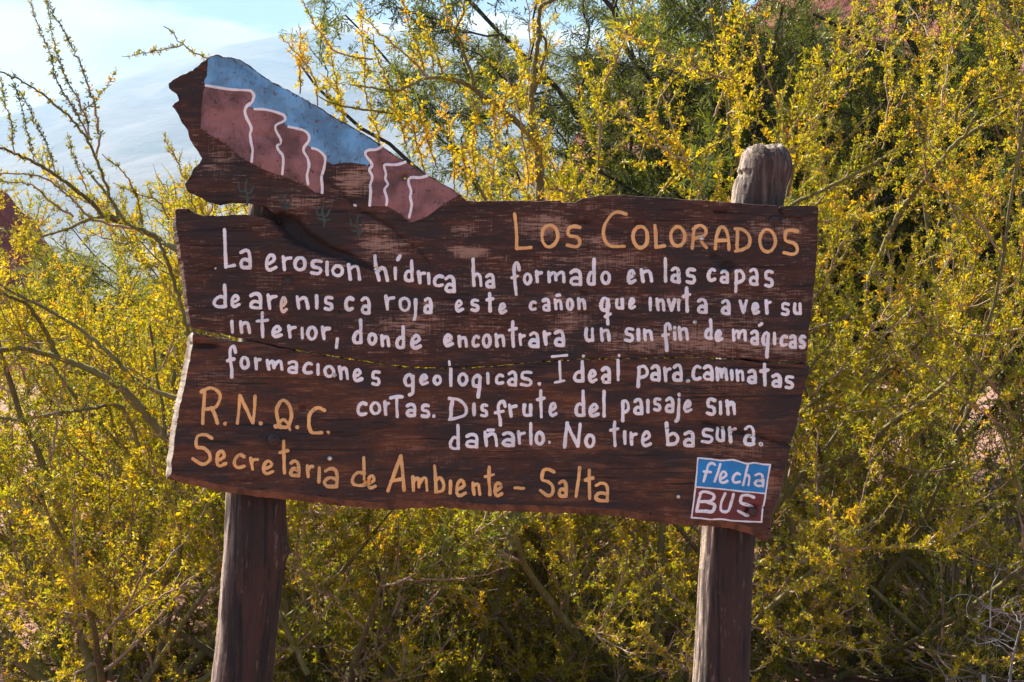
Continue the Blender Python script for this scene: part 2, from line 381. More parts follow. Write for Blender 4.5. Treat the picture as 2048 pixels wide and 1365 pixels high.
def sheet(poly, h=3.0, lift=0.0):
    """a fine grid clipped to the outline, following the wood's relief; -> verts, quads, tris lists"""
    poly = [tuple(p) for p in poly]
    A_ = np.array(poly); x0, y0 = np.floor(A_.min(0)/h)-1; x1, y1 = np.ceil(A_.max(0)/h)+1
    xs = np.arange(x0, x1+1)*h; ys = np.arange(y0, y1+1)*h
    GX, GY = np.meshgrid(xs, ys); I = inside(poly, GX, GY)
    full = I[:-1, :-1] & I[1:, :-1] & I[:-1, 1:] & I[1:, 1:]
    # cells the outline passes through
    touch = np.zeros(full.shape, bool)
    for i in range(len(poly)):
        ax, ay = poly[i-1]; bx, by = poly[i]
        n = max(2, int(math.hypot(bx-ax, by-ay)/h*4)+1)
        for k in range(n+1):
            x = ax+(bx-ax)*k/n; y = ay+(by-ay)*k/n
            ci, cj = int(math.floor(x/h)-x0), int(math.floor(y/h)-y0)
            if 0 <= cj < touch.shape[0] and 0 <= ci < touch.shape[1]: touch[cj, ci] = True
    anyin = I[:-1, :-1] | I[1:, :-1] | I[:-1, 1:] | I[1:, 1:]
    solid = full & ~touch
    idx = np.arange(GX.size).reshape(GX.shape)
    j, i = np.nonzero(solid)
    quads = np.stack([idx[j, i], idx[j, i+1], idx[j+1, i+1], idx[j+1, i]], 1)[:, ::-1]
    px = list(GX.ravel()); py = list(GY.ravel()); key = {}
    tris = []
    bb = [(min(poly[k-1][0], poly[k][0]), max(poly[k-1][0], poly[k][0]), min(poly[k-1][1], poly[k][1]), max(poly[k-1][1], poly[k][1])) for k in range(len(poly))]
    jj, ii = np.nonzero(touch)
    for cj, ci in zip(jj, ii):
        cx, cy = xs[ci], ys[cj]
        c = clip_cell(poly, cx, cy, cx+h, cy+h)
        if len(c) < 3: continue
        q = [c[0]]
        for p in c[1:]:
            if abs(p[0]-q[-1][0])+abs(p[1]-q[-1][1]) > 1e-4: q.append(p)
        if len(q) > 1 and abs(q[0][0]-q[-1][0])+abs(q[0][1]-q[-1][1]) < 1e-4: q.pop()
        if len(q) < 3: continue
        ar = sum(q[k-1][0]*q[k][1]-q[k][0]*q[k-1][1] for k in range(len(q)))/2
        if abs(ar) < 1e-3: continue
        if ar > 0: q = q[::-1]
        ids = []
        for p in q:
            k_ = (round(p[0], 3), round(p[1], 3))
            if k_ not in key: key[k_] = len(px); px.append(p[0]); py.append(p[1])
            ids.append(key[k_])
        from mathutils.geometry import tessellate_polygon
        for t3 in tessellate_polygon([[Vector((p[0], p[1], 0)) for p in q]]):
            a_, b_, c_ = (ids[t3[0]], ids[t3[1]], ids[t3[2]])
            A2 = (px[b_]-px[a_])*(py[c_]-py[a_])-(px[c_]-px[a_])*(py[b_]-py[a_])
            tris.append((a_, b_, c_) if A2 < 0 else (a_, c_, b_))
    px = np.array(px); py = np.array(py)
    used = np.unique(np.concatenate([quads.ravel(), np.array(tris, int).ravel() if tris else np.zeros(0, int)]))
    remap = np.full(len(px), -1); remap[used] = np.arange(len(used))
    px = px[used]; py = py[used]; quads = remap[quads]; tris = remap[np.array(tris, int).reshape(-1, 3)]
    z = relief(px, py)+lift
    V = np.stack([(px-1024)/FPX*SY, SY-z, CAMZ-(py-682.5)/FPX*SY], 1)
    return px, py, V, quads, tris

SIGN = empty("trail_sign", tuple(W(1024, 682.5+0, SY)*[1, 1, 0]+np.array([0, 0.1, 0])),
             "dark wooden sign of two rough planks on thick posts, hand painted in white and ochre", "sign")

def ring_wall(me_parts, outer, levels):
    """levels: list of (offset array or float px, depth m); walls between successive levels"""
    N = len(outer); nxt = np.roll(outer, -1, 0); prv = np.roll(outer, 1, 0)
    t_ = nxt-prv; nrm = np.stack([t_[:, 1], -t_[:, 0]], 1); nrm /= np.linalg.norm(nrm, axis=1)[:, None]+1e-9
    area = 0.5*np.sum(outer[:, 0]*nxt[:, 1]-nxt[:, 0]*outer[:, 1])
    if area < 0: nrm = -nrm
    return nrm

def plank(name, outline, mat, label, left_back, mats):
    o_ = rough_outline(outline)
    px, py, V, quads, tris = sheet(o_, 3.0)
    nxt = np.roll(o_, -1, 0); prv = np.roll(o_, 1, 0); tg = nxt-prv
    nrm = np.stack([tg[:, 1], -tg[:, 0]], 1); nrm /= np.linalg.norm(nrm, axis=1)[:, None]+1e-9
    area = 0.5*np.sum(o_[:, 0]*nxt[:, 1]-nxt[:, 0]*o_[:, 1])
    if area < 0: nrm = -nrm
    for _ in range(4): nrm = (nrm+np.roll(nrm, 1, 0)+np.roll(nrm, -1, 0)); nrm /= np.linalg.norm(nrm, axis=1)[:, None]+1e-9
    N = len(o_); T = 0.045
    isleft = (nrm[:, 0] < -0.75) & (o_[:, 0] < 400) & (o_[:, 1] > 430)
    leftw = np.zeros(N); leftw[isleft] = 1
    for _ in range(3): leftw = (leftw+np.roll(leftw, 1)+np.roll(leftw, -1))/3
    bot = np.clip(nrm[:, 1], 0, 1)*(o_[:, 1] > 940)
    for _ in range(3): bot = (bot+np.roll(bot, 1)+np.roll(bot, -1))/3
    topw = np.clip(-nrm[:, 1], 0, 1)*(o_[:, 1] < 440)
    z0 = relief(o_[:, 0], o_[:, 1])
    jit = rs.normal(size=(3, N)); jit = (jit+np.roll(jit, 1, 1)+np.roll(jit, 2, 1))*0.3
    lv = [(np.zeros(N), z0),
          (0.9+leftw*0.5+bot*3+jit[0]*0.3, np.minimum(z0, 0)-0.0022),
          (1.0+leftw*left_back*0.4+bot*14-topw*1.0+jit[1]*0.9, -0.016+0*z0),
          (1.0+leftw*left_back*0.8+bot*13-topw*2.0+jit[2]*0.9, -0.032+0*z0),
          (0.0+leftw*left_back+bot*8-topw*3.0, -T+0*z0)]
    base = len(V); VV = [V]; F = []; mi = []
    for k, (of, z) in enumerate(lv):
        q = o_+nrm*of[:, None]
        VV.append(np.stack([(q[:, 0]-1024)/FPX*SY, SY-z, CAMZ-(q[:, 1]-682.5)/FPX*SY], 1))
    ar = np.arange(N); an = (ar+1) % N
    for k in range(len(lv)-1):
        a0 = base+k*N; a1 = a0+N
        f = np.stack([a0+ar, a1+ar, a1+an, a0+an], 1)
        if area < 0: f = f[:, ::-1]
        F.append(f); mi.append(np.where(leftw > 0.4, 2, np.where(bot > 0.3, 3, 1)))
    VV = np.vstack(VV); F = np.vstack(F); mi = np.concatenate(mi)
    wear = np.zeros(len(VV)); stain = np.zeros(len(VV))
    wear[:base] = blobs(px, py, WEAR); stain[:base] = blobs(px, py, STAIN)
    d_, _t = seg_dist(px, py, HOLLOW); stain[:base] = np.maximum(stain[:base], np.clip(1.25-d_/np.interp(_t, [0, 0.3, 0.6, 1], [30, 26, 16, 6]), 0, 1))
    nside = len(F)
    me = np_mesh(name, VV, [quads, F, tris], smooth=False, attrs=dict(wear=wear, stain=stain))
    ob = link_mesh(name, me, mat, SIGN)
    for m in mats: me.materials.append(m)
    mid = np.zeros(len(me.polygons), dtype=np.int32)
    if len(mid) == len(quads)+len(F)+len(tris): mid[len(quads):len(quads)+len(F)] = mi
    me.polygons.foreach_set("material_index", mid)
    sm = np.ones(len(mid), bool); sm[len(quads):len(quads)+len(F)] = False
    me.polygons.foreach_set("use_smooth", sm)
    # back face
    b0 = base+(len(lv)-1)*N
    from mathutils.geometry import tessellate_polygon
    bv = VV[b0:b0+N]; tb = tessellate_polygon([[Vector((v[0], v[2], 0)) for v in bv]])
    mb = np_mesh(name+"_back", bv, [np.array(tb)]); bo = link_mesh("plank_back", mb, M_RIM, SIGN)
    bo.parent = ob; bo.location = (0, 0, 0)
    ob['label'] = label
    return ob

PL_UP = plank("plank", UPPER, M_UP, "upper plank rising to a ragged wing at its left end, with a painted landscape and a split", 14, [M_RIM, M_EDGE, M_RIM2])
PL_LO = plank("plank", LOWER, M_LO, "lower plank with a pale sawn left end", 18, [M_RIM, M_EDGE, M_RIM2])

def sub(name, me, mat, par, label=None):
    ob = bpy.data.objects.new(name, me); COL.objects.link(ob); me.materials.append(mat); ob.parent = par
    if label: ob['label'] = label
    return ob

# ---- painted colour fields
top = [p for p in UPPER[6:28]]
def topy(x):
    xs = [p[0] for p in UPPER[6:29]]; ys = [p[1] for p in UPPER[6:29]]
    return float(np.interp(x, xs, ys))
L1 = up(R1, [(350,308),(460,328),(560,342),(640,345),(690,352),(712,385),(700,430),(660,465),(645,505),(660,560),(685,610),(692,640),(683,680),(690,740),(703,790),(700,840),(697,885)])
L2 = up(R1, [(718,488),(800,492),(870,508),(930,530),(950,560),(930,585),(885,605),(875,640),(900,690),(917,720),(912,748),(888,765),(900,800),(930,840),(935,900),(928,978)])
L3 = up(R1, [(975,622),(1040,635),(1100,655),(1130,690),(1128,730),(1095,775),(1090,810),(1120,860),(1130,920),(1115,990),(1122,1055)])
L4 = up(R1, [(1155,785),(1200,800),(1245,840),(1252,880),(1240,950),(1225,1000),(1228,1060),(1230,1120)])
L5 = up(R2, [(465,357),(430,377),(370,382),(345,402),(352,430),(385,470),(395,500),(375,530),(393,570),(395,600),(382,650),(385,700),(378,800)])
L6 = up(R2, [(645,474),(580,492),(495,492),(487,510),(500,560),(495,600),(515,640),(490,680),(500,720),(508,760),(503,798)])
L7 = up(R2, [(812,577),(760,590),(685,592),(672,630),(690,690),(685,740),(695,790),(690,830),(677,890)])
red_l = L1[:8]+up(R1, [(690,480)])+L2[:6]+up(R1, [(935,612)])+L3[:5]+up(R1, [(1120,772)])+L4[:5]+up(R1, [(1238,1000),(1246,1125),(1180,1122),(1120,1078),(1020,1035),(920,992),(830,962),(760,935),(700,900),(640,872),(560,800),(470,732),(400,695),(360,668),(310,640),(312,540),(320,440),(332,330)])
sky_b = up(R1, [(368,112),(358,170),(357,235),(335,268),(336,300)])+L1[:8]+up(R1, [(690,478)])+L2[:6]+up(R1, [(938,605)])+L3[:5]+up(R1, [(1122,768)])+L4[:4]+up(R1, [(1262,885),(1310,908),(1380,895),(1450,893),(1530,908)])
sky_b += up(R2, [(340,490),(365,512),(382,480)])+[L5[4], L5[3], L5[2], L5[1]]
tp = []
x = 752.0
while x > 421: tp.append((x, topy(x)+1.6)); x -= 7
sky_b += [(757.5, 291)]+tp
red_r = L5[1:]+up(R2, [(450,808),(505,803),(560,835),(600,862),(660,908),(700,925),(760,910),(820,880),(900,820),(980,765),(1040,728)])
x = 912.0; rr = []
while x > 762: rr.append((x, topy(x)+1.6)); x -= 7
red_r += rr+[(762, topy(762)+1.5)]
def ragged(poly, amp=0.7): return rough_outline(poly, 3.0, amp)
for pl, mt, lf, nm, lab in ((sky_b, M_BLUE, 0.0009, "painted_sky", None), (red_l, M_RED, 0.0011, "painted_cliff", "red painted cliffs on the left of the landscape"),
                        (red_r, M_RED, 0.0011, "painted_cliff", "red painted cliffs on the right of the landscape")):
    _, _, V, q, t3 = sheet(ragged(pl, 0.45), 3.0, lf)
    sub(nm, np_mesh(nm, V, [q, t3], smooth=True), mt, PL_UP, lab)

# ---- brush strokes
def smooth_line(pts, step=2.3):
    P_ = np.array(pts, float)
    if len(P_) == 2: 
        n = max(3, int(np.hypot(*(P_[1]-P_[0]))/step)); return P_[0]+(P_[1]-P_[0])*np.linspace(0, 1, n+1)[:, None]
    closed = np.allclose(P_[0], P_[-1])
    E = np.vstack([P_[-2] if closed else 2*P_[0]-P_[1], P_, P_[1] if closed else 2*P_[-1]-P_[-2]]); out = []
    for i in range(len(P_)-1):
        a_, b_, c_, d_ = E[i:i+4]; n = max(2, int(np.hypot(*(c_-b_))/step))
        t_ = (np.arange(n)/n)[:, None]
        out.append(0.5*(2*b_+(c_-a_)*t_+(2*a_-5*b_+4*c_-d_)*t_**2+(3*b_-a_-3*c_+d_)*t_**3))
    return np.vstack(out+[P_[-1:]])

def stroke(pts, r, hgt, lift=0.0, wob=0.28):
    c = smooth_line(pts); n = len(c)
    nz_ = rs.normal(size=(n+8, 2)); ker = np.ones(5)/5
    nz_ = np.stack([np.convolve(nz_[:, k], ker, 'same')[4:4+n] for k in (0, 1)], 1)
    c = c+nz_*wob*1.6
    t_ = np.gradient(c, axis=0); t_ /= np.linalg.norm(t_, axis=1)[:, None]+1e-9
    nr = np.stack([t_[:, 1], -t_[:, 0]], 1)
    rn = np.convolve(rs.normal(size=n+12), np.ones(6)/6, 'same')[6:6+n]
    rr = r*(1+rn*0.22); 
    # round caps
    cap = 3; ang = np.linspace(math.pi/2, 0, cap+1)[:-1]
    cs, rsx, hs = [], [], []
    for a_ in ang: cs.append(c[0]-t_[0]*rr[0]*math.sin(a_)); rsx.append(rr[0]*max(0.05, math.cos(a_))); hs.append(max(0.02, math.cos(a_))**0.7)
    C_ = list(cs)+list(c); R_ = list(rsx)+list(rr); H_ = hs+[1.0]*n; NR = [nr[0]]*cap+list(nr)
    for a_ in ang[::-1]: C_.append(c[-1]+t_[-1]*rr[-1]*math.sin(a_)); R_.append(rr[-1]*max(0.05, math.cos(a_))); H_.append(max(0.02, math.cos(a_))**0.7); NR.append(nr[-1])
    C_ = np.array(C_); R_ = np.array(R_); H_ = np.array(H_); NR = np.array(NR)
    K = 5; th = np.linspace(0, math.pi, K)
    off = np.cos(th); hh = np.sin(th)**0.5
    X = C_[:, None, 0]+NR[:, None, 0]*R_[:, None]*off; Y = C_[:, None, 1]+NR[:, None, 1]*R_[:, None]*off
    H = H_[:, None]*hh[None]*hgt
    z = np.maximum(relief(X, Y), relief(X, Y)*0.75-0.001)+H+lift-0.0003
    V = np.stack([(X-1024)/FPX*SY, SY-z, CAMZ-(Y-682.5)/FPX*SY], -1).reshape(-1, 3)
    m = len(C_); i, j = np.meshgrid(np.arange(m-1), np.arange(K-1), indexing='ij')
    b = (i*K+j).ravel(); f = np.stack([b, b+K, b+K+1, b+1], 1)
    return V, f
def strokes_mesh(name, lst):
    VV, FF, o = [], [], 0
    for V, f in lst: VV.append(V); FF.append(f+o); o += len(V)
    return np_mesh(name, np.vstack(VV), [np.vstack(FF)], smooth=True)

for ln in (L1, L2, L3, L4, L5, L6, L7):
    sub("cliff_outline", strokes_mesh("cliff_outline", [stroke(ln, 2.9, 0.0011, 0.0011, 0.15)]), M_WHITE, PL_UP)
for cx, cy, s_ in ((493, 385, 26), (572, 408, 19), (647, 432, 22), (716, 455, 24)):
    ss = [stroke([(cx+1, cy-s_), (cx-2, cy-s_*0.3), (cx+2, cy+s_*0.4), (cx+1, cy+s_)], 2.0, 0.0006, 0.0004),
          stroke([(cx-s_*0.62, cy-s_*0.65), (cx-s_*0.5, cy-s_*0.1), (cx, cy-s_*0.15)], 1.9, 0.0006, 0.0004),
          stroke([(cx+s_*0.55, cy-s_*0.5), (cx+s_*0.3, cy+s_*0.02), (cx, cy)], 1.9, 0.0006, 0.0004),
          stroke([(cx-s_*0.5, cy+s_*0.25), (cx, cy+s_*0.4)], 1.7, 0.0006, 0.0004), stroke([(cx+s_*0.6, cy+s_*0.3), (cx, cy+s_*0.55)], 1.7, 0.0006, 0.0004)]
    sub("painted_cactus", strokes_mesh("painted_cactus", ss), M_GREEN, PL_UP)

OV = [(0.5+0.5*math.cos(a_), 0.5+0.5*math.sin(a_)) for a_ in np.linspace(-1.9, -1.9+2*math.pi, 11)]; OV[-1] = OV[0]
G = {
 'a': [[(0.04,0.13),(0.42,0.0),(0.80,0.08),(0.96,0.40),(0.95,1.0)], [(0.95,0.99),(0.55,1.0),(0.18,0.97),(0.0,0.82),(0.12,0.62),(0.45,0.53),(0.93,0.62)]],
 'e': [[(0.06,0.62),(0.5,0.52),(0.86,0.32),(0.72,0.06),(0.42,0.0),(0.12,0.22),(0.0,0.62),(0.12,0.92),(0.42,1.0),(1.0,0.84)]],
 'r': [[(0.04,0.0),(0.14,0.5),(0.25,1.0)], [(0.13,0.42),(0.45,0.16),(1.0,0.10)]],
 'o': [OV], 'O': [OV],
 's': [[(1.0,0.06),(0.55,0.0),(0.14,0.06),(0.06,0.32),(0.18,0.46),(0.7,0.52),(0.96,0.66),(0.94,0.9),(0.62,1.0),(0.0,0.93)]],
 'i': [[(0.35,0.0),(0.65,1.0)]], 'l': [[(0.4,0.0),(0.6,1.0)]], '/': [[(1.0,0.0),(0.55,0.5),(0.0,1.0)]],
 'n': [[(0.0,0.0),(0.14,1.0)], [(0.06,0.34),(0.45,0.12),(0.78,0.13),(0.90,0.4),(1.0,1.0)]],
 'h': [[(0.0,0.0),(0.14,0.5),(0.36,1.0)], [(0.24,0.66),(0.55,0.5),(0.82,0.58),(1.0,1.0)]],
 'H': [[(0.08,0.0),(0.1,0.5),(0.2,1.0)], [(0.14,0.68),(0.5,0.56),(0.84,0.64),(1.0,1.0)]],
 'd': [[(0.90,0.0),(0.94,0.5),(0.96,0.98)], [(0.96,0.98),(0.5,1.0),(0.12,0.95),(0.0,0.80),(0.16,0.62),(0.5,0.52),(0.93,0.56)]],
 'c': [[(1.0,0.12),(0.62,0.0),(0.2,0.2),(0.0,0.6),(0.14,0.92),(0.5,1.0),(0.96,0.92)]],
 'f': [[(1.0,0.2),(0.86,0.02),(0.56,0.0),(0.32,0.14),(0.36,0.45),(0.48,0.75),(0.52,1.0)], [(0.0,0.48),(0.78,0.42)]],
 'm': [[(0.04,0.0),(0.10,1.0)], [(0.08,0.42),(0.25,0.16),(0.44,0.14),(0.50,0.78)], [(0.51,0.5),(0.7,0.15),(0.92,0.1),(1.0,1.0)]],
 't': [[(0.48,0.0),(0.5,0.5),(0.56,1.0)], [(0.0,0.34),(1.0,0.28)]],
 'T': [[(0.5,0.05),(0.55,0.5),(0.55,1.0)], [(0.0,0.12),(0.5,0.04),(1.0,0.05)]],
 'u': [[(0.10,0.0),(0.0,0.5),(0.12,0.9),(0.5,1.0),(0.94,0.95)], [(0.92,0.0),(0.98,0.98)]],
 'v': [[(0.0,0.02),(0.5,1.0)], [(0.5,1.0),(1.0,0.0)]],
 'p': [[(0.15,0.05),(0.12,0.5),(0.06,1.0)], [(0.12,0.05),(0.6,0.0),(0.98,0.18),(0.9,0.46),(0.12,0.62)]],
 'q': [[(0.78,0.30),(0.66,0.04),(0.3,0.0),(0.02,0.2),(0.12,0.42),(0.45,0.48),(0.72,0.40)], [(0.72,0.06),(0.70,0.5),(0.74,1.0)], [(0.5,0.72),(1.0,0.62)]],
 'g': [[(0.85,0.3),(0.72,0.04),(0.35,0.0),(0.02,0.22),(0.12,0.48),(0.5,0.54),(0.92,0.44)], [(0.92,0.06),(0.90,0.55),(0.85,0.92),(0.5,1.0)]],
 'y': [[(0.95,0.12),(0.6,0.0),(0.05,0.16),(0.08,0.46),(0.55,0.52),(0.92,0.42)], [(0.97,0.06),(0.86,0.5),(0.72,1.0)]],
 'j': [[(0.85,0.0),(0.85,0.55),(0.55,0.85),(0.1,1.0)]],
 'J': [[(0.85,0.19),(0.78,0.6),(0.5,0.9),(0.05,1.0)], [(0.90,0.0),(0.93,0.025)]],
 'b': [[(0.0,0.0),(0.08,0.5),(0.14,0.98)], [(0.12,0.6),(0.6,0.46),(1.0,0.66),(0.85,0.94),(0.14,1.0)]],
 '.': [[(0.42,0.5),(0.58,0.5)]], ',': [[(0.9,0.0),(0.1,1.0)]], "'": [[(1.0,0.0),(0.0,1.0)]], '~': [[(0.0,0.9),(0.5,0.15),(1.0,0.1)]],
 '-': [[(0.0,0.25),(0.4,0.2),(0.6,0.75),(1.0,0.7)]],
 'L': [[(0.0,0.0),(0.10,0.5),(0.14,1.0)], [(0.14,1.0),(1.0,0.97)]],
 'D': [[(0.16,0.04),(0.12,0.5),(0.10,0.97)], [(0.0,0.02),(0.5,0.06),(0.95,0.36),(0.92,0.75),(0.5,0.93),(0.02,1.0)]],
 'I': [[(0.55,0.04),(0.55,0.96)], [(0.0,0.06),(1.0,0.04)], [(0.18,1.0),(0.9,0.96)]],
 'N': [[(0.15,0.0),(0.08,0.5),(0.0,1.0)], [(0.15,0.02),(0.5,0.5),(0.84,0.98)], [(0.97,0.04),(0.93,0.5),(0.84,0.98)]],
 'S': [[(0.96,0.10),(0.6,0.0),(0.22,0.05),(0.16,0.38),(0.55,0.46),(0.86,0.64),(0.84,0.88),(0.5,1.0),(0.0,0.80)]],
 'C': [[(1.0,0.06),(0.55,0.02),(0.12,0.3),(0.03,0.65),(0.3,0.95),(0.95,0.98)]],
 'k': [[(1.0,0.10),(0.6,0.0),(0.15,0.2),(0.03,0.6),(0.15,0.92),(0.45,1.0),(0.80,0.98)]],
 'R': [[(0.18,0.05),(0.12,0.5),(0.08,1.0)], [(0.0,0.10),(0.5,0.0),(0.98,0.18),(0.75,0.5),(0.14,0.60)], [(0.55,0.56),(0.72,0.75),(0.86,0.98)]],
 'A': [[(0.70,0.0),(0.35,0.5),(0.0,1.0)], [(0.70,0.0),(0.85,0.5),(0.93,0.97)], [(0.2,0.72),(0.84,0.66)]],
 'Z': [[(0.0,0.98),(0.1,0.45),(0.4,0.04),(0.7,0.04),(0.95,0.4),(1.0,1.0)], [(0.06,0.62),(0.94,0.60)]],  # round-topped A of the title
 'K': [[(0.06,1.0),(0.1,0.3),(0.2,0.08)], [(0.1,0.16),(0.5,0.0),(0.85,0.14),(0.84,0.44),(0.14,0.62)], [(0.55,0.58),(0.7,0.82),(0.96,0.98)]],  # R of the title
 'Q': [[(0.32,0.93),(0.1,0.6),(0.12,0.25),(0.42,0.0),(0.8,0.14),(0.96,0.5),(0.75,0.88),(0.45,0.92),(0.0,0.88)], [(0.02,0.92),(0.4,0.65),(0.72,0.78),(0.84,1.0)]],
 'B': [[(0.22,0.05),(0.1,0.5),(0.0,0.95)], [(0.14,0.08),(0.4,0.0),(0.9,0.14),(0.95,0.32),(0.7,0.48),(0.14,0.48)], [(0.5,0.48),(0.92,0.62),(0.92,0.85),(0.75,0.97),(0.4,0.92),(0.02,0.93)]],
 'U': [[(0.34,0.0),(0.12,0.45),(0.02,0.85),(0.2,1.0),(0.62,0.95),(0.85,0.5),(0.98,0.04)]],
 'F': [[(1.0,0.1),(0.75,0.0),(0.45,0.1),(0.3,0.5),(0.08,1.0)], [(0.08,0.48),(0.62,0.5)]],   # leaning f
 'W': [[(0.7,0.0),(0.4,0.5),(0.12,1.0)], [(0.38,0.56),(0.65,0.46),(0.9,0.6),(0.8,1.0)]],     # leaning h
}
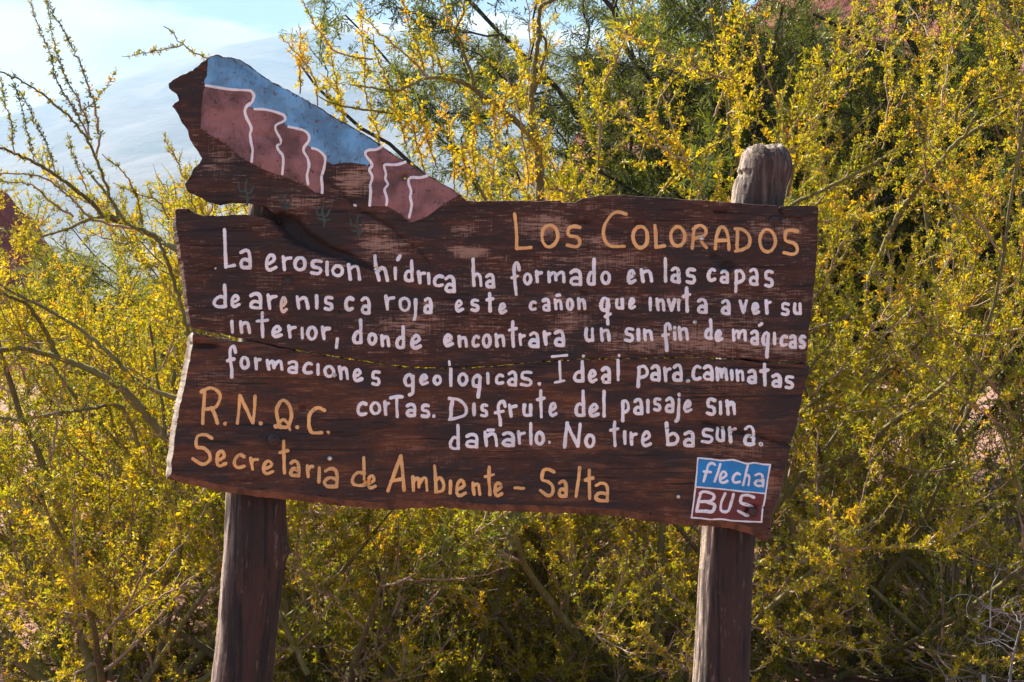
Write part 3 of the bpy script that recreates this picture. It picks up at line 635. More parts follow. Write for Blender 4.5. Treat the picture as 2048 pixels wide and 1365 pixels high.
# word | plank | colour | region | glyph x0 x1 y0 y1 ; ...   (glyph may carry its own region after @)
WORDS = """
La|U|w|A|L 178 285 68 385;a 308 412 225 392
erosion|U|w|A|e 510 610 262 410;r 635 730 275 408;o 732 843 283 410;s 865 968 308 440;i 987 1018 322 445;o 1030 1138 348 455;n 1155 1272 340 482
hídrica|U|w|A|h 1360 1492 270 490;i 1525 1552 368 480;' 1543 1588 270 328;d 1600 1688 305 495;r 1706 1785 398 508;i 1787 1816 412 515;c 1832 1925 425 535;a 1922 2018 432 578
de|U|w|A|d 98 218 503 700;e 238 322 583 697
ar|U|w|A|a 385 497 568 710;r 520 612 578 713
nis|U|w|A|n 752 865 592 710;i 902 936 587 708;s 972 1053 597 722
ca|U|w|A|c 1133 1215 600 722;a 1262 1348 600 750
e|U|c|A|e 627 692 602 738
roja|U|w|A|r 1447 1537 590 718;o 1560 1665 603 730;j 1670 1715 617 808;a 1757 1835 605 745
interior,|U|w|A|i 235 272 785 900;n 305 405 788 903;t 437 545 722 935;e 560 652 828 935;r 682 762 825 935;i 790 820 840 945;o 835 930 833 955;r 948 1030 832 950;, 1060 1098 925 1020
donde|U|w|A|d 1197 1285 780 985;o 1315 1398 885 993;n 1417 1503 900 1005;d 1535 1620 828 1020;e 1655 1750 898 1025
ha|U|w|B|H 297 420 75 365;a 437 542 225 380
formado|U|w|B|f 683 792 110 450;o 805 903 218 350;r 920 1005 195 328;m 1035 1227 198 330;a 1257 1392 183 355;d 1427 1525 72 355;o 1562 1673 200 348
este|U|w|B|e 140 235 478 613;s 292 387 470 610;t 440 532 412 615;e 565 657 510 635
cañon|U|w|B|c 862 948 490 603;a 990 1083 465 607;n 1103 1202 470 592;~ 1123 1183 425 462;o 1222 1312 465 605;n 1332 1430 462 590
que|U|w|B|q 1550 1680 460 735;u 1702 1800 470 588;e 1833 1915 458 588
encontrara|U|w|B|e 28 135 815 953;n 167 277 828 958;c 303 393 823 957;o 405 507 812 965;n 527 643 810 953;t 657 762 683 960;r 760 840 810 943;a 860 975 793 960;r 1000 1085 787 940;a 1108 1225 775 950
un|U|w|B|u 1403 1508 755 902;n 1553 1668 755 897
en|U|w|C|e 113 210 182 338;n 238 373 178 325
las|U|w|C|l 472 512 68 328;a 537 643 160 330;s 685 792 172 338
capas|U|w|C|c 893 990 172 313;a 1018 1118 190 335;p 1152 1272 187 420;a 1303 1407 172 355;s 1452 1552 193 375
invita|U|w|C|i 330 360 455 605;n 392 497 462 605;v 503 600 470 607;i 608 632 478 605;t 653 748 355 615;a 795 908 467 628
a|U|w|C|a 1028 1132 477 640
ver|U|w|C|v 1202 1302 480 623;e 1328 1417 507 640;r 1455 1530 483 635
su|U|w|C|s 1613 1707 508 650;u 1730 1827 510 640
sin|U|w|C|s 88 190 750 905;i 213 243 765 893;n 268 375 765 893
fin|U|w|C|f 450 557 703 995;i 568 597 742 890;n 610 722 740 890
de|U|w|C|d 865 957 668 880;e 968 1053 777 902
mágicas|U|w|C|m 1128 1290 765 895;a 1315 1412 777 935;' 1390 1445 705 757;y 1428 1515 785 1057;i 1543 1570 795 935;c 1602 1690 823 950;a 1692 1780 822 970;s 1790 1868 828 972
formaciones|L|w|D|f 463 548 35 293;o 562 647 120 228;r 670 733 128 232;m 762 900 145 237;a 925 1015 150 263;c 1040 1125 163 267;i 1148 1173 175 272;o 1198 1292 187 292;n 1312 1398 195 307;e 1420 1502 213 322;s 1560 1637 228 355
geologicas.|L|w|E|g 103 200 220 405;e 227 305 225 322;o 328 408 230 320;l 457 492 175 330;o 523 612 213 328;y 633 720 225 418;i 748 780 210 310;c 815 893 220 315;a 912 997 197 330;s 1010 1115 200 332;. 1148 1182 287 325
Ideal|L|w|E|d 1425 1522 118 298;e 1543 1620 187 303;a 1642 1727 165 305;l@F 230 270 122 330
para|L|w|F|p 408 525 175 387;a 533 635 173 332;r 647 727 190 335;a 732 832 165 333
caminatas|L|w|F|c 900 995 173 322;a 1002 1105 173 325;m 1110 1232 193 325;i 1247 1277 215 325;n 1292 1380 210 330;a 1397 1490 210 353;t 1508 1600 158 370;a 1612 1710 250 385;s 1730 1820 267 402
cortas.|L|w|D|c 1450 1538 463 582;o 1550 1643 462 575;r 1653 1708 460 577;T 1700 1812 410 597;a@E 120 210 450 565;s@E 237 315 457 575;.@E 327 355 540 572
Disfrute|L|w|E|D 448 610 402 597;i 642 670 450 558;s 700 768 455 570;f 807 913 428 643;r 915 997 455 572;u 1028 1115 457 565;t 1137 1217 345 577;e 1235 1310 443 565
del|L|w|E|d 1435 1527 347 568;e 1547 1637 450 570;l 1653 1685 352 570
paisaje|L|w|F|p 270 358 483 693;a 383 477 472 630;i 503 530 482 612;s 557 637 462 600;a 663 755 460 610;J 750 812 425 698;e 827 915 487 610
sin|L|w|F|s 1030 1125 470 635;i 1147 1175 493 627;n 1203 1303 487 632
dañarlo.|L|w|E|d 455 550 617 825;a 583 695 685 810;n 727 847 668 800;~ 748 818 650 682;a 870 980 672 800;r 985 1062 665 785;l 1083 1115 597 785;o 1125 1210 668 790;. 1223 1257 742 780
No|L|w|E|N 1348 1500 598 810;o 1513 1605 690 810
tire|L|w|F|t 170 267 675 912;i 292 327 760 895;r 345 425 770 903;e 452 555 762 917
basura.|L|w|F|b 665 797 685 905;a 825 937 762 917;s 988 1105 738 885;u 1115 1207 727 870;r 1225 1310 722 875;a 1362 1477 708 902;. 1503 1542 865 903
Los|U|o|G|L 137 257 435 665;O 300 420 503 658;s 455 553 512 655
Colorados|U|o|G|C 670 828 422 658;O 850 962 512 662;L 982 1062 505 657;O 1077 1185 512 652;K 1205 1320 503 662;Z 1345 1450 515 670;D 1467 1580 522 680;O 1612 1730 530 688;s 1760 1862 533 702
R.N.Q.C.|L|o|D|R 262 432 352 648;. 437 477 618 655;N 533 702 410 648;. 708 748 613 652;Q 823 980 447 695;. 982 1022 640 687;k 1072 1222 503 725;. 1218 1253 688 722
Secretaria|L|o|D|S 198 375 708 958;e 380 477 833 970;c 512 615 858 983;r 635 717 885 997;e 733 832 905 1030;t 858 945 757 1022;a 938 1030 907 1045;r 1062 1130 940 1050;i 1187 1150 958 1092;a 1198 1322 963 1125
de|L|o|D|d 1407 1530 880 1120;e 1525 1608 1018 1138
Ambiente|L|o|D|A 1677 1840 868 1162;m@E 158 302 1017 1148;b@E 335 433 925 1165;i@E 488 452 1050 1170;e@E 505 602 1043 1190;n@E 632 717 1063 1180;t@E 728 822 940 1183;e@E 803 887 1063 1192
-|L|o|E|- 960 1057 1100 1137
Salta|L|o|E|S 1157 1297 957 1193;a 1305 1390 1048 1195;/ 1437 1495 947 1198;t 1515 1595 967 1215;a 1590 1715 1065 1230
"""
def word_strokes(spec, reg, r, hgt, lift=0.0):
    out = []
    for g in spec.split(';'):
        p = g.split(); ch = p[0]; rg = REG[reg]
        if '@' in ch and len(ch) > 1: ch, k = ch.split('@'); rg = REG[k]
        x0, x1, y0, y1 = map(float, p[1:])
        (X0, Y0), (X1, Y1) = up(rg, [(x0, y0), (x1, y1)])
        sx = 1 if X1 > X0 else -1
        if abs(X1-X0) > 2*r+1: X0 += r*sx; X1 -= r*sx
        else: c_ = (X0+X1)/2; X0 = c_-0.8*sx; X1 = c_+0.8*sx
        if Y1-Y0 > 2*r+1: Y0 += r; Y1 -= r
        else: c_ = (Y0+Y1)/2; Y0 = c_-0.3; Y1 = c_+0.3
        kx = (rs.rand()-0.5)*0.06
        for st in G[ch]:
            pts = [(X0+(x+kx*(0.5-y)+rs.normal()*0.012)*(X1-X0), Y0+(y+rs.normal()*0.008)*(Y1-Y0)) for x, y in st]
            if np.allclose(st[0], st[-1]) and len(st) > 3: pts[-1] = pts[0]
            rad = r*(1.15 if ch == '.' else 1.0)*(0.95+0.12*rs.rand())
            out.append(stroke(pts, rad, hgt*(0.9+0.3*rs.rand()), lift))
    return out
CM = dict(w=(M_WHITE, "white"), o=(M_ORANGE, "ochre"), c=(M_CREAM, "cream"))
for ln in WORDS.strip().split('\n'):
    word, pk, ck, rg, spec = ln.split('|')
    r = 3.75 if ck != 'c' else 3.4
    par = PL_UP if pk == 'U' else PL_LO
    me = strokes_mesh("painted_word", word_strokes(spec, rg, r, 0.0010))
    sub("painted_word", me, CM[ck][0], par, '%s painted lettering "%s"' % (CM[ck][1], word))
# pieces of tall letters that cross the gap onto the upper plank
for pts, par in (([(898.5,723),(899,730)], PL_UP), ([(1104,713.8),(1133,711)], PL_UP), ([(1167,712),(1167,713)], PL_UP), ([(1238,710),(1238,712)], PL_UP),
                 ([(1119,724),(1120,745),(1121,763)], PL_LO), ([(1110,765),(1128,762)], PL_LO)):
    sub("letter_stroke", strokes_mesh("letter_stroke", [stroke(pts, 3.0, 0.001)]), M_WHITE, par)

# ---- bus company logo
q1 = up(RL, [(350,232),(500,246),(640,262),(780,255),(860,275),(950,300),(1040,292),(1150,312),(1236,316),(1215,480),(1185,665),(1000,655),(830,635),(650,615),(480,600),(318,588)])
q2 = up(RL, [(318,588),(480,602),(650,617),(830,637),(1000,657),(1185,668),(1158,820),(1130,1015),(900,1005),(680,995),(500,985),(280,965),(300,780)])
for pl, mt, lf, nm in ((q1, M_LBLUE, 0.0009, "logo_blue_field"), (q2, M_LRED, 0.0009, "logo_red_field")):
    _, _, V, q, t3 = sheet(ragged(pl, 0.15), 3.0, lf)
    sub(nm, np_mesh(nm, V, [q, t3], smooth=True), mt, PL_LO)
fr = [up(RL, [(347,225),(500,240),(640,257),(780,250),(860,270),(950,295),(1040,286),(1150,305),(1241,309)]), up(RL, [(1241,309),(1215,480),(1188,665),(1160,820)]),
      up(RL, [(1152,826),(1142,920),(1135,1018)]), up(RL, [(1135,1018),(900,1010),(760,1002),(650,985),(500,988),(400,975),(268,965)]),
      up(RL, [(268,965),(290,800),(315,590),(347,225)]), up(RL, [(315,586),(480,598),(650,612),(830,634),(1000,650),(1186,668)])]
sub("logo_frame", strokes_mesh("logo_frame", [stroke(f_, 1.75, 0.0010, 0.0009, 0.12) for f_ in fr]), M_WHITE, PL_LO)
sub("painted_word", strokes_mesh("painted_word", word_strokes("F 390 575 272 527;/ 537 642 285 533;e 603 727 378 550;c 760 883 397 545;W 880 1010 303 580;a 1038 1175 407 592", 'L', 2.7, 0.001, 0.0009)), M_WHITE, PL_LO, 'white lettering "flecha" on the blue field')
sub("painted_word", strokes_mesh("painted_word", word_strokes("B 310 580 620 925;U 603 808 648 910;S 827 1068 668 955", 'L', 3.35, 0.001, 0.0009)), M_WHITE, PL_LO, 'white lettering "BUS" on the red field')

# ---- bolts and screws
def lathe(prof, n=20, cx=0, cy=0, hexa=False):
    """prof: list of (radius m, out m) towards the viewer, axis -Y"""
    V, F = [], []
    for r, o in prof:
        for k in range(n):
            a_ = 2*math.pi*k/n
            rr_ = r
            V.append((math.cos(a_)*rr_, -o, math.sin(a_)*rr_))
    for i in range(len(prof)-1):
        for k in range(n):
            a0 = i*n+k; a1 = i*n+(k+1) % n; F.append((a0, a1, a1+n, a0+n))
    return np.array(V), np.array(F)[:, ::-1]
def fastener(name, px, py, prof, mat, n=20, label=None, back=0.0, smooth=True, tilt=0.0):
    c = W(px, py); z = float(relief(np.array([px]), np.array([py]))[0])+back
    V, F = lathe(prof, n)
    nt = len(V)
    V = np.vstack([V, [[0, -prof[-1][1]-prof[-1][0]*0.05, 0]]])
    tri = np.array([(nt-n+k, nt-n+(k+1) % n, nt) for k in range(n)])[:, ::-1]
    ca, sa = math.cos(tilt), math.sin(tilt); V = V@np.array([[ca, 0, sa], [0, 1, 0], [-sa, 0, ca]])
    V = V+np.array([c[0], SY-z, c[2]])
    o = link_mesh(name, np_mesh(name, V, [F, tri], smooth=smooth), mat, SIGN)
    if label: o['label'] = label
    return o
mmp = SY/FPX
def dome(r, h): return [(r, -0.002), (r, h*0.15), (r*0.92, h*0.5), (r*0.7, h*0.82), (r*0.35, h)]
for x, y, m, r in ((710,411,M_ZINC,5.0),(660,917.5,M_ZINC,5.2),(1356.5,994,M_ZINC,4.5),(1389.5,645,M_ZINC,4.8),(1376,762.5,M_ZINC,5),(669,751,M_ZINC,5),(1403,478,M_ZINC,5),
                   (430,537,M_WHITE,3),(1200,0,None,0)):
    if m:
        fastener("screw", x, y, dome(r*mmp, 0.0045), m, 18, back=0.001)
        if m is M_ZINC:
            s_ = r*mmp*0.8; c = W(x, y); z = float(relief(np.array([x]), np.array([y]))[0])
            a_ = rs.rand()*3; dx, dz = math.cos(a_)*s_, math.sin(a_)*s_; w_ = 0.0008
            V = np.array([(c[0]+i*dx-k*w_*math.sin(a_), SY-z-0.0056+abs(i)*0.0018, c[2]+i*dz+k*w_*math.cos(a_)) for i in (-1, 0, 1) for k in (-1, 1)])
            link_mesh("screw_slot", np_mesh("screw_slot", V, [np.array([(0, 1, 3, 2), (2, 3, 5, 4)])]), M_IRON, SIGN)
for x, y in ((809.5, 357), (733, 969)): fastener("screw", x, y, dome(4.2*mmp, 0.004), M_BRASS, 16, "brassy screw sunk in a dark hole")
def hexn(px, py, R, h, back, lab):
    fastener("bolt", px, py, [(R*1.5*mmp, -0.003), (R*1.5*mmp, 0.0012), (R*1.05*mmp, 0.0016)], M_IRON, 24, lab+", its washer", back)
    fastener("bolt", px, py, [(R*mmp, 0), (R*mmp, h*0.85), (R*0.88*mmp, h)], M_RUST, 6, lab, back+0.001, False)
    fastener("bolt", px+0.5, py-0.5, [(R*0.5*mmp, 0), (R*0.5*mmp, h+0.004), (R*0.4*mmp, h+0.005)], M_RUST, 14, lab+", its threaded end", back+0.001)
hexn(576, 564, 7.0, 0.005, 0.0, "sunken bolt below the word erosion")
hexn(1550, 443, 7.5, 0.007, 0.002, "hexagonal bolt above the title")
hexn(547, 881, 8.5, 0.008, 0.001, "round bolt above the word Secretaria")
fastener("bolt", 1504, 1023, [(9*mmp, -0.004), (9*mmp, 0.02), (7.5*mmp, 0.024), (4*mmp, 0.0245)], M_RUST, 20, "thick bolt sticking out of the letter S of the logo", 0.006)

# ---- posts
def post(rows, label, ytop, seed, yb=3500, notch=None, knob=None, rawtop=None, lit=0.0):
    r_ = np.random.RandomState(seed)
    ys_ = np.array([q[0] for q in rows], float); xl = np.array([q[1] for q in rows], float); xr = np.array([q[2] for q in rows], float)
    Yc = SY+0.045+0.072; n = 72
    m = 340; tt = np.linspace(0, 1, m)**1.35
    yy = ytop+(1990-ytop)*tt
    V = np.zeros((m, n, 3)); raw_sunlit = np.zeros((m, n))
    th = np.arange(n)*2*math.pi/n          # 0 = right (+x), pi/2 = towards viewer
    lob = sum(a_*np.cos(k*th+p_) for k, a_, p_ in ((2, 0.012, 1), (3, 0.022, r_.rand()*6), (5, 0.013, r_.rand()*6), (9, 0.009, r_.rand()*6), (14, 0.010, r_.rand()*6), (23, 0.008, r_.rand()*6)))
    crk = [(r_.rand()*math.pi*1.0+0.2, 0.04+0.03*r_.rand()) for _ in range(4)]+[(math.pi*0.93, 0.07), (math.pi*0.86, 0.05)]
    for i, y in enumerate(yy):
        L_, R_ = np.interp(y, ys_, xl), np.interp(y, ys_, xr)
        c = W((L_+R_)/2, y, Yc); rad = (R_-L_)/2/FPX*Yc*0.985
        d = 1+lob*(1+0.3*math.sin(i*0.05))+0.012*np.sin(th*7+i*0.11)+0.006*np.sin(th*17-i*0.23)+0.004*r_.normal(size=n)
        for a_, dep in crk:
            a2 = a_+0.10*math.sin(i*0.021+a_*5)+0.03*math.sin(i*0.13); dd = np.abs(np.angle(np.exp(1j*(th-a2))))
            d -= dep*np.clip(1-dd/0.07, 0, 1)*(0.55+0.45*math.sin(i*0.06+a_*9))
        if rawtop and y < rawtop:
            d -= 0.055*np.clip(np.sin(th*13+i*0.04+2*math.sin(i*0.07))-0.2, 0, 1)+0.03*np.clip(np.sin(th*5+i*0.09)-0.5, 0, 1)
        if notch is not None:
            ny, nh, na, nd = notch; dd = np.abs(np.angle(np.exp(1j*(th-na))))
            d -= nd*np.clip(1-dd/0.8, 0, 1)*max(0, 1-abs(y-ny)/nh)**0.5
        if knob is not None:
            ky, kh, ka, kd = knob; dd = np.abs(np.angle(np.exp(1j*(th-ka))))
            d += kd*np.clip(1-dd/0.55, 0, 1)**1.2*max(0, 1-abs(y-ky)/kh)**1.4
        x = rad*d*np.cos(th); yv = -rad*0.95*d*np.sin(th)
        V[i, :, 0] = c[0]+x; V[i, :, 1] = Yc+yv; V[i, :, 2] = c[2]
        raw_sunlit[i] = np.clip((np.cos(th-math.pi*0.98)-0.66)*5, 0, 1)*0.9  # sunlit strip down the left side, painted in as paler bare wood
        if rawtop: raw_sunlit[i] = np.maximum(raw_sunlit[i], 0.16*min(1, max(0, (rawtop-y)/60.0)))
    # eroded top: fibres of unequal height
    for i in range(26):
        w_ = (1-i/26)**1.2
        V[i, :, 2] += w_*(r_.normal(size=n)*0.0016+0.004*np.sin(th*3+1)+0.003*np.sin(th*7))
    verts = V.reshape(-1, 3); rw = raw_sunlit.ravel()
    i, j = np.meshgrid(np.arange(m-1), np.arange(n), indexing='ij'); b = (i*n+j).ravel(); b2 = (i*n+(j+1) % n).ravel()
    F = np.stack([b, b+n, b2+n, b2], 1)[:, ::-1]
    # top: rings closing inwards, domed and rough
    rings = []; top0 = V[0]; cen = top0.mean(0); tops = []
    for k, f_ in enumerate((0.9, 0.78, 0.62, 0.45, 0.28, 0.12)):
        q = cen+(top0-cen)*f_; q[:, 2] = top0[:, 2]*f_+cen[2]*(1-f_)+0.006*(1-f_**2)+r_.normal(size=n)*0.0022; tops.append(q)
    base = len(verts); verts = np.vstack([verts]+tops+[[cen+np.array([0, 0, 0.005])]]); rw = np.concatenate([rw, np.ones(len(tops)*n+1)])
    prev = np.arange(n); Ft = []
    for k in range(len(tops)):
        cur = base+k*n+np.arange(n); Ft.append(np.stack([prev, np.roll(prev, -1), np.roll(cur, -1), cur], 1)[:, ::-1]); prev = cur
    tri = np.stack([prev, np.roll(prev, -1), np.full(n, len(verts)-1)], 1)[:, ::-1]
    me = np_mesh("post", verts, [np.vstack([F]+Ft), tri], smooth=True, attrs=dict(raw_sunlit=rw))
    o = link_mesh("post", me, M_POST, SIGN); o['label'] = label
    return o
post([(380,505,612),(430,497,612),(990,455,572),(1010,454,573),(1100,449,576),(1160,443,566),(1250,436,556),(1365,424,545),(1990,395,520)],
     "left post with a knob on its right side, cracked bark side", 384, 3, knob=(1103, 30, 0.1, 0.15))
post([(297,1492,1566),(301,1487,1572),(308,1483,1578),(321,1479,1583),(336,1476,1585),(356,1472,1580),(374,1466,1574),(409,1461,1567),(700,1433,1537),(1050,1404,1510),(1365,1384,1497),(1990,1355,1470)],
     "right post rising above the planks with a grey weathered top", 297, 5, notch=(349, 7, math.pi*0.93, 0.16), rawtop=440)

# ------------------------------------------------------------------ TERRAIN
def vnoise(x, y, seed=0, octv=5, per=1.0):
    """value noise, vectorised"""
    r_ = np.random.RandomState(seed); tab = r_.rand(256, 256)
    out = np.zeros(np.broadcast(x, y).shape); amp = 1.0; f = 1.0/per; tot = 0
    for _ in range(octv):
        u = x*f+17.3*_; v = y*f-9.1*_; i = np.floor(u).astype(int); j = np.floor(v).astype(int); fu = u-i; fv = v-j
        fu = fu*fu*(3-2*fu); fv = fv*fv*(3-2*fv)
        a_ = tab[i % 256, j % 256]; b_ = tab[(i+1) % 256, j % 256]; c_ = tab[i % 256, (j+1) % 256]; d_ = tab[(i+1) % 256, (j+1) % 256]
        out += amp*((a_*(1-fu)+b_*fu)*(1-fv)+(c_*(1-fu)+d_*fu)*fv); tot += amp; amp *= 0.5; f *= 2.03
    return out/tot

def ground_z(x, y):
    x = np.asarray(x, float); y = np.asarray(y, float)
    r = np.hypot(x, y-6)
    return (vnoise(x, y, 3, 4, 1.7)-0.5)*0.16*np.clip(r/3+0.4, 0, 1)+(vnoise(x, y, 5, 3, 40)-0.5)*3.0*np.clip((r-15)/60, 0, 1)+0.045*np.clip(y-6, 0, 14)*np.clip((30-r)/20, 0, 1)

def warp_axis(lo, hi, n, fine):
    u = np.linspace(-1, 1, n); k = np.arcsinh(hi/fine)
    return np.sinh(u*k)*fine
gx = warp_axis(-1, 9500, 170, 2.2); gy = warp_axis(-1, 9500, 190, 2.2)+7
GX, GY = np.meshgrid(gx, gy)
GZ = ground_z(GX, GY)
def grid_faces(nj, ni):
    j, i = np.meshgrid(np.arange(nj-1), np.arange(ni-1), indexing='ij'); b = (j*ni+i).ravel()
    return np.stack([b, b+1, b+ni+1, b+ni], 1)
t = NT("red_soil")
n1 = t.noise(sc=1.3, det=8, rough=0.6); n2 = t.noise(sc=40, det=6, rough=0.7); n3 = t.noise(sc=9, det=6, rough=0.6)
c = t.mix(t.ramp(n1, 0.35, 0.65), (0.30, 0.155, 0.105), (0.21, 0.10, 0.065))
c = t.mix(t.ramp(n3, 0.55, 0.72), c, (0.50, 0.33, 0.26))
c = t.mix(t.ramp(n2, 0.54, 0.68), c, (0.12, 0.07, 0.05))
t.bump(t.math('ADD', t.math('MULTIPLY', n2, 0.5), n3), 0.9, 0.03)
M_SOIL = t.base(c, 0.95)
ground = link_mesh("ground", np_mesh("ground", np.stack([GX, GY, GZ], -1).reshape(-1, 3), [grid_faces(*GX.shape)], smooth=True), M_SOIL, None, 'structure')

def rock_mat(name, a_, b_, c_, s=1.0, bs=0.9):
    t = NT(name)
    st = t.noise((0.12*s, 0.12*s, 1.1*s), 1, 6, 0.6, 0.8); n_ = t.noise(sc=0.6*s, det=9, rough=0.62); w_ = t.n.new("ShaderNodeTexVoronoi")
    w_.inputs['Scale'].default_value = 0.35*s; t.l.new(t.tc, w_.inputs['Vector'])
    c = t.mix(t.ramp(st, 0.38, 0.62), a_, b_); c = t.mix(t.ramp(n_, 0.5, 0.7), c, c_)
    t.bump(t.math('ADD', n_, t.math('MULTIPLY', w_.outputs['Distance'], 0.6)), bs, 1.2/s); return t.base(c, 0.95)
M_ROCKRED = rock_mat("red_sandstone", (0.25, 0.055, 0.036), (0.15, 0.035, 0.026), (0.32, 0.10, 0.06))
M_MOUNT = rock_mat("mountain_rock", (0.07, 0.065, 0.06), (0.12, 0.10, 0.085), (0.05, 0.055, 0.04), 0.01, 0.3)

def ridge(name, prof, Y, depth, mat, seed, nx=240, nd=60, rough=0.06, extend=None, bend=0.0):
    """hill whose skyline passes through the photo pixels prof at distance Y; falls to the ground towards and away from us"""
    pxs = np.array([p[0] for p in prof], float); pys = np.array([p[1] for p in prof], float)
    u = np.linspace(pxs[0], pxs[-1], nx); v = np.linspace(-1, 1, nd)
    U, V_ = np.meshgrid(u, v)
    H0 = np.interp(U, pxs, pys); Z = CAMZ+(682.5-H0)/FPX*Y; Zg = -1.0-Y*0.004
    prf = np.clip(1-np.abs(V_), 0, 1)**0.8
    X = (U-1024)/FPX*Y; YY = Y+V_*depth+bend*(U-1024)**2*1e-6*Y
    nz_ = (vnoise(X/depth*3, YY/depth*3, seed, 6, 1.0)-0.5)
    rg = 1-np.abs(vnoise(X/depth*2.2+31, YY/depth*2.2, seed+1, 5, 1.0)-0.5)*2
    Hh = (Z-Zg)
    ZZ = Zg+Hh*np.clip(prf+(nz_*0.35+(rg-0.75)*0.45)*np.clip(np.abs(V_)*3, 0, 1)*(1-np.abs(V_)), 0, None)
    ZZ += Hh*rough*nz_*np.clip(1-np.abs(V_)*2, 0, 1)
    V3 = np.stack([X, YY, ZZ], -1).reshape(-1, 3)
    return link_mesh(name, np_mesh(name, V3, [grid_faces(nd, nx)], smooth=True), mat, None, 'structure')
ridge("mountain_range", [(-4200,470),(-3000,380),(-2200,330),(-1500,360),(-900,300),(-400,262),(0,249),(17,243),(38,234),(67,228),(91,238),(111,231),(128,216),(150,205),(187,193),(217,176),(252,167),(293,143),
 (337,123),(381,117),(425,102),(469,88),(498,84),(565,72),(640,60),(760,70),(880,50),(1000,62),(1150,90),(1300,120),(1500,160),(1900,210),(2500,260),(3400,330),(4600,420),(6000,500)], 5200, 2600, M_MOUNT, 11, 320, 60, 0.03)
ridge("foothill", [(-3000,560),(-1500,520),(-600,470),(-200,440),(0,395),(60,375),(140,360),(230,330),(330,300),(450,280),(600,262),(800,250),(1000,262),(1400,320),(2000,400),(3000,520),(4200,600)], 3300, 1200, M_MOUNT, 23, 200, 44, 0.05)
# red rock fin close by on the left
def rockhill(name, prof, Y, depth, seed, nx=200, nd=50):
    return ridge(name, prof, Y, depth, M_ROCKRED, seed, nx, nd, 0.10)
rockhill("red_rock_hill", [(-1500,560),(-1200,420),(-900,330),(-620,250),(-400,235),(-260,262),(-120,300),(-80,330),(-40,352),(0,372),(10,380),(20,396),(28,424),(40,444),(52,456),(62,468),(74,500),(86,530),(110,575),(150,620),(220,640),(300,690)], 62, 14, 31)
rockhill("red_rock_slope", [(860,700),(960,600),(1020,510),(1070,420),(1120,330),(1160,250),(1190,208),(1230,190),(1280,150),(1340,112),(1400,88),(1470,40),(1540,-20),(1640,-90),(1800,-160),(2000,-210),(2300,-230),(2700,-160),(3200,60),(3700,400),(4000,700)], 85, 34, 41, 220, 50)

# haze
def box(name, x0, x1, y0, y1, z0, z1):
    V = np.array([(x, y, z) for x in (x0, x1) for y in (y0, y1) for z in (z0, z1)])
    F = np.array([(0, 1, 3, 2), (4, 6, 7, 5), (0, 4, 5, 1), (2, 3, 7, 6), (0, 2, 6, 4), (1, 5, 7, 3)])
    return np_mesh(name, V, [F])
hm = bpy.data.materials.new("haze_air"); hm.use_nodes = True
hn = hm.node_tree.nodes; hn.clear(); ho = hn.new("ShaderNodeOutputMaterial"); pv = hn.new("ShaderNodeVolumePrincipled")
pv.inputs['Color'].default_value = (0.40, 0.64, 0.95, 1); pv.inputs['Density'].default_value = HAZE_D
pv.inputs['Anisotropy'].default_value = 0.12
hm.node_tree.links.new(pv.outputs[0], ho.inputs['Volume'])
link_mesh("haze", box("haze", -9600, 9600, -9600, 9600, -60, 1270), hm, None, 'stuff')

# ------------------------------------------------------------------ PLANTS
def leaf_mat(name, trans=0.5, gain=1.0, rough=0.45):
    m = bpy.data.materials.new(name); m.use_nodes = True
    n = m.node_tree.nodes; l = m.node_tree.links; n.clear()
    out = n.new("ShaderNodeOutputMaterial"); at = n.new("ShaderNodeAttribute"); at.attribute_name = "tint"
    df = n.new("ShaderNodeBsdfDiffuse"); tr = n.new("ShaderNodeBsdfTranslucent"); gl = n.new("ShaderNodeBsdfGlossy")
    gl.inputs['Roughness'].default_value = rough; gl.inputs['Color'].default_value = (1, 1, 0.95, 1)
    br = n.new("ShaderNodeMix"); br.data_type = 'RGBA'; br.blend_type = 'MULTIPLY'; br.inputs['Factor'].default_value = 1
    br.inputs['B'].default_value = (gain*1.15, gain*1.1, gain*0.75, 1)
    l.new(at.outputs['Color'], br.inputs['A']); l.new(at.outputs['Color'], df.inputs['Color']); l.new(br.outputs['Result'], tr.inputs['Color'])
    m1 = n.new("ShaderNodeMixShader"); m1.inputs[0].default_value = trans; l.new(df.outputs[0], m1.inputs[1]); l.new(tr.outputs[0], m1.inputs[2])
    m2 = n.new("ShaderNodeMixShader"); m2.inputs[0].default_value = 0.025; l.new(m1.outputs[0], m2.inputs[1]); l.new(gl.outputs[0], m2.inputs[2])
    l.new(m2.outputs[0], out.inputs['Surface']); return m
M_LEAF = leaf_mat("small_leaves", 0.55, 1.1)
M_LEAF2 = leaf_mat("feathery_leaves", 0.5, 1.0)

def bark_mat(name, a_, b_, c_, sc=1.0):
    t = NT(name); n_ = t.noise(sc=18*sc, det=6, rough=0.62); g = t.noise((60*sc, 60*sc, 14*sc), 1, 5, 0.65); big = t.noise(sc=3*sc, det=4)
    c = t.mix(t.ramp(big, 0.35, 0.65), a_, b_); c = t.mix(t.ramp(g, 0.56, 0.7), c, c_)
    t.bump(t.math('ADD', n_, g), 0.8, 0.006); return t.base(c, 0.85)
M_BARKG = bark_mat("yellow_green_bark", (0.17, 0.15, 0.045), (0.09, 0.075, 0.032), (0.30, 0.25, 0.15))
M_TWIG = bark_mat("reddish_twig_bark", (0.22, 0.125, 0.085), (0.34, 0.24, 0.17), (0.44, 0.36, 0.30))
M_DARKBARK = bark_mat("dark_rough_bark", (0.038, 0.028, 0.026), (0.065, 0.048, 0.042), (0.022, 0.017, 0.016), 0.7)
M_GREYTWIG = bark_mat("grey_dead_wood", (0.27, 0.26, 0.26), (0.19, 0.18, 0.18), (0.34, 0.33, 0.33))

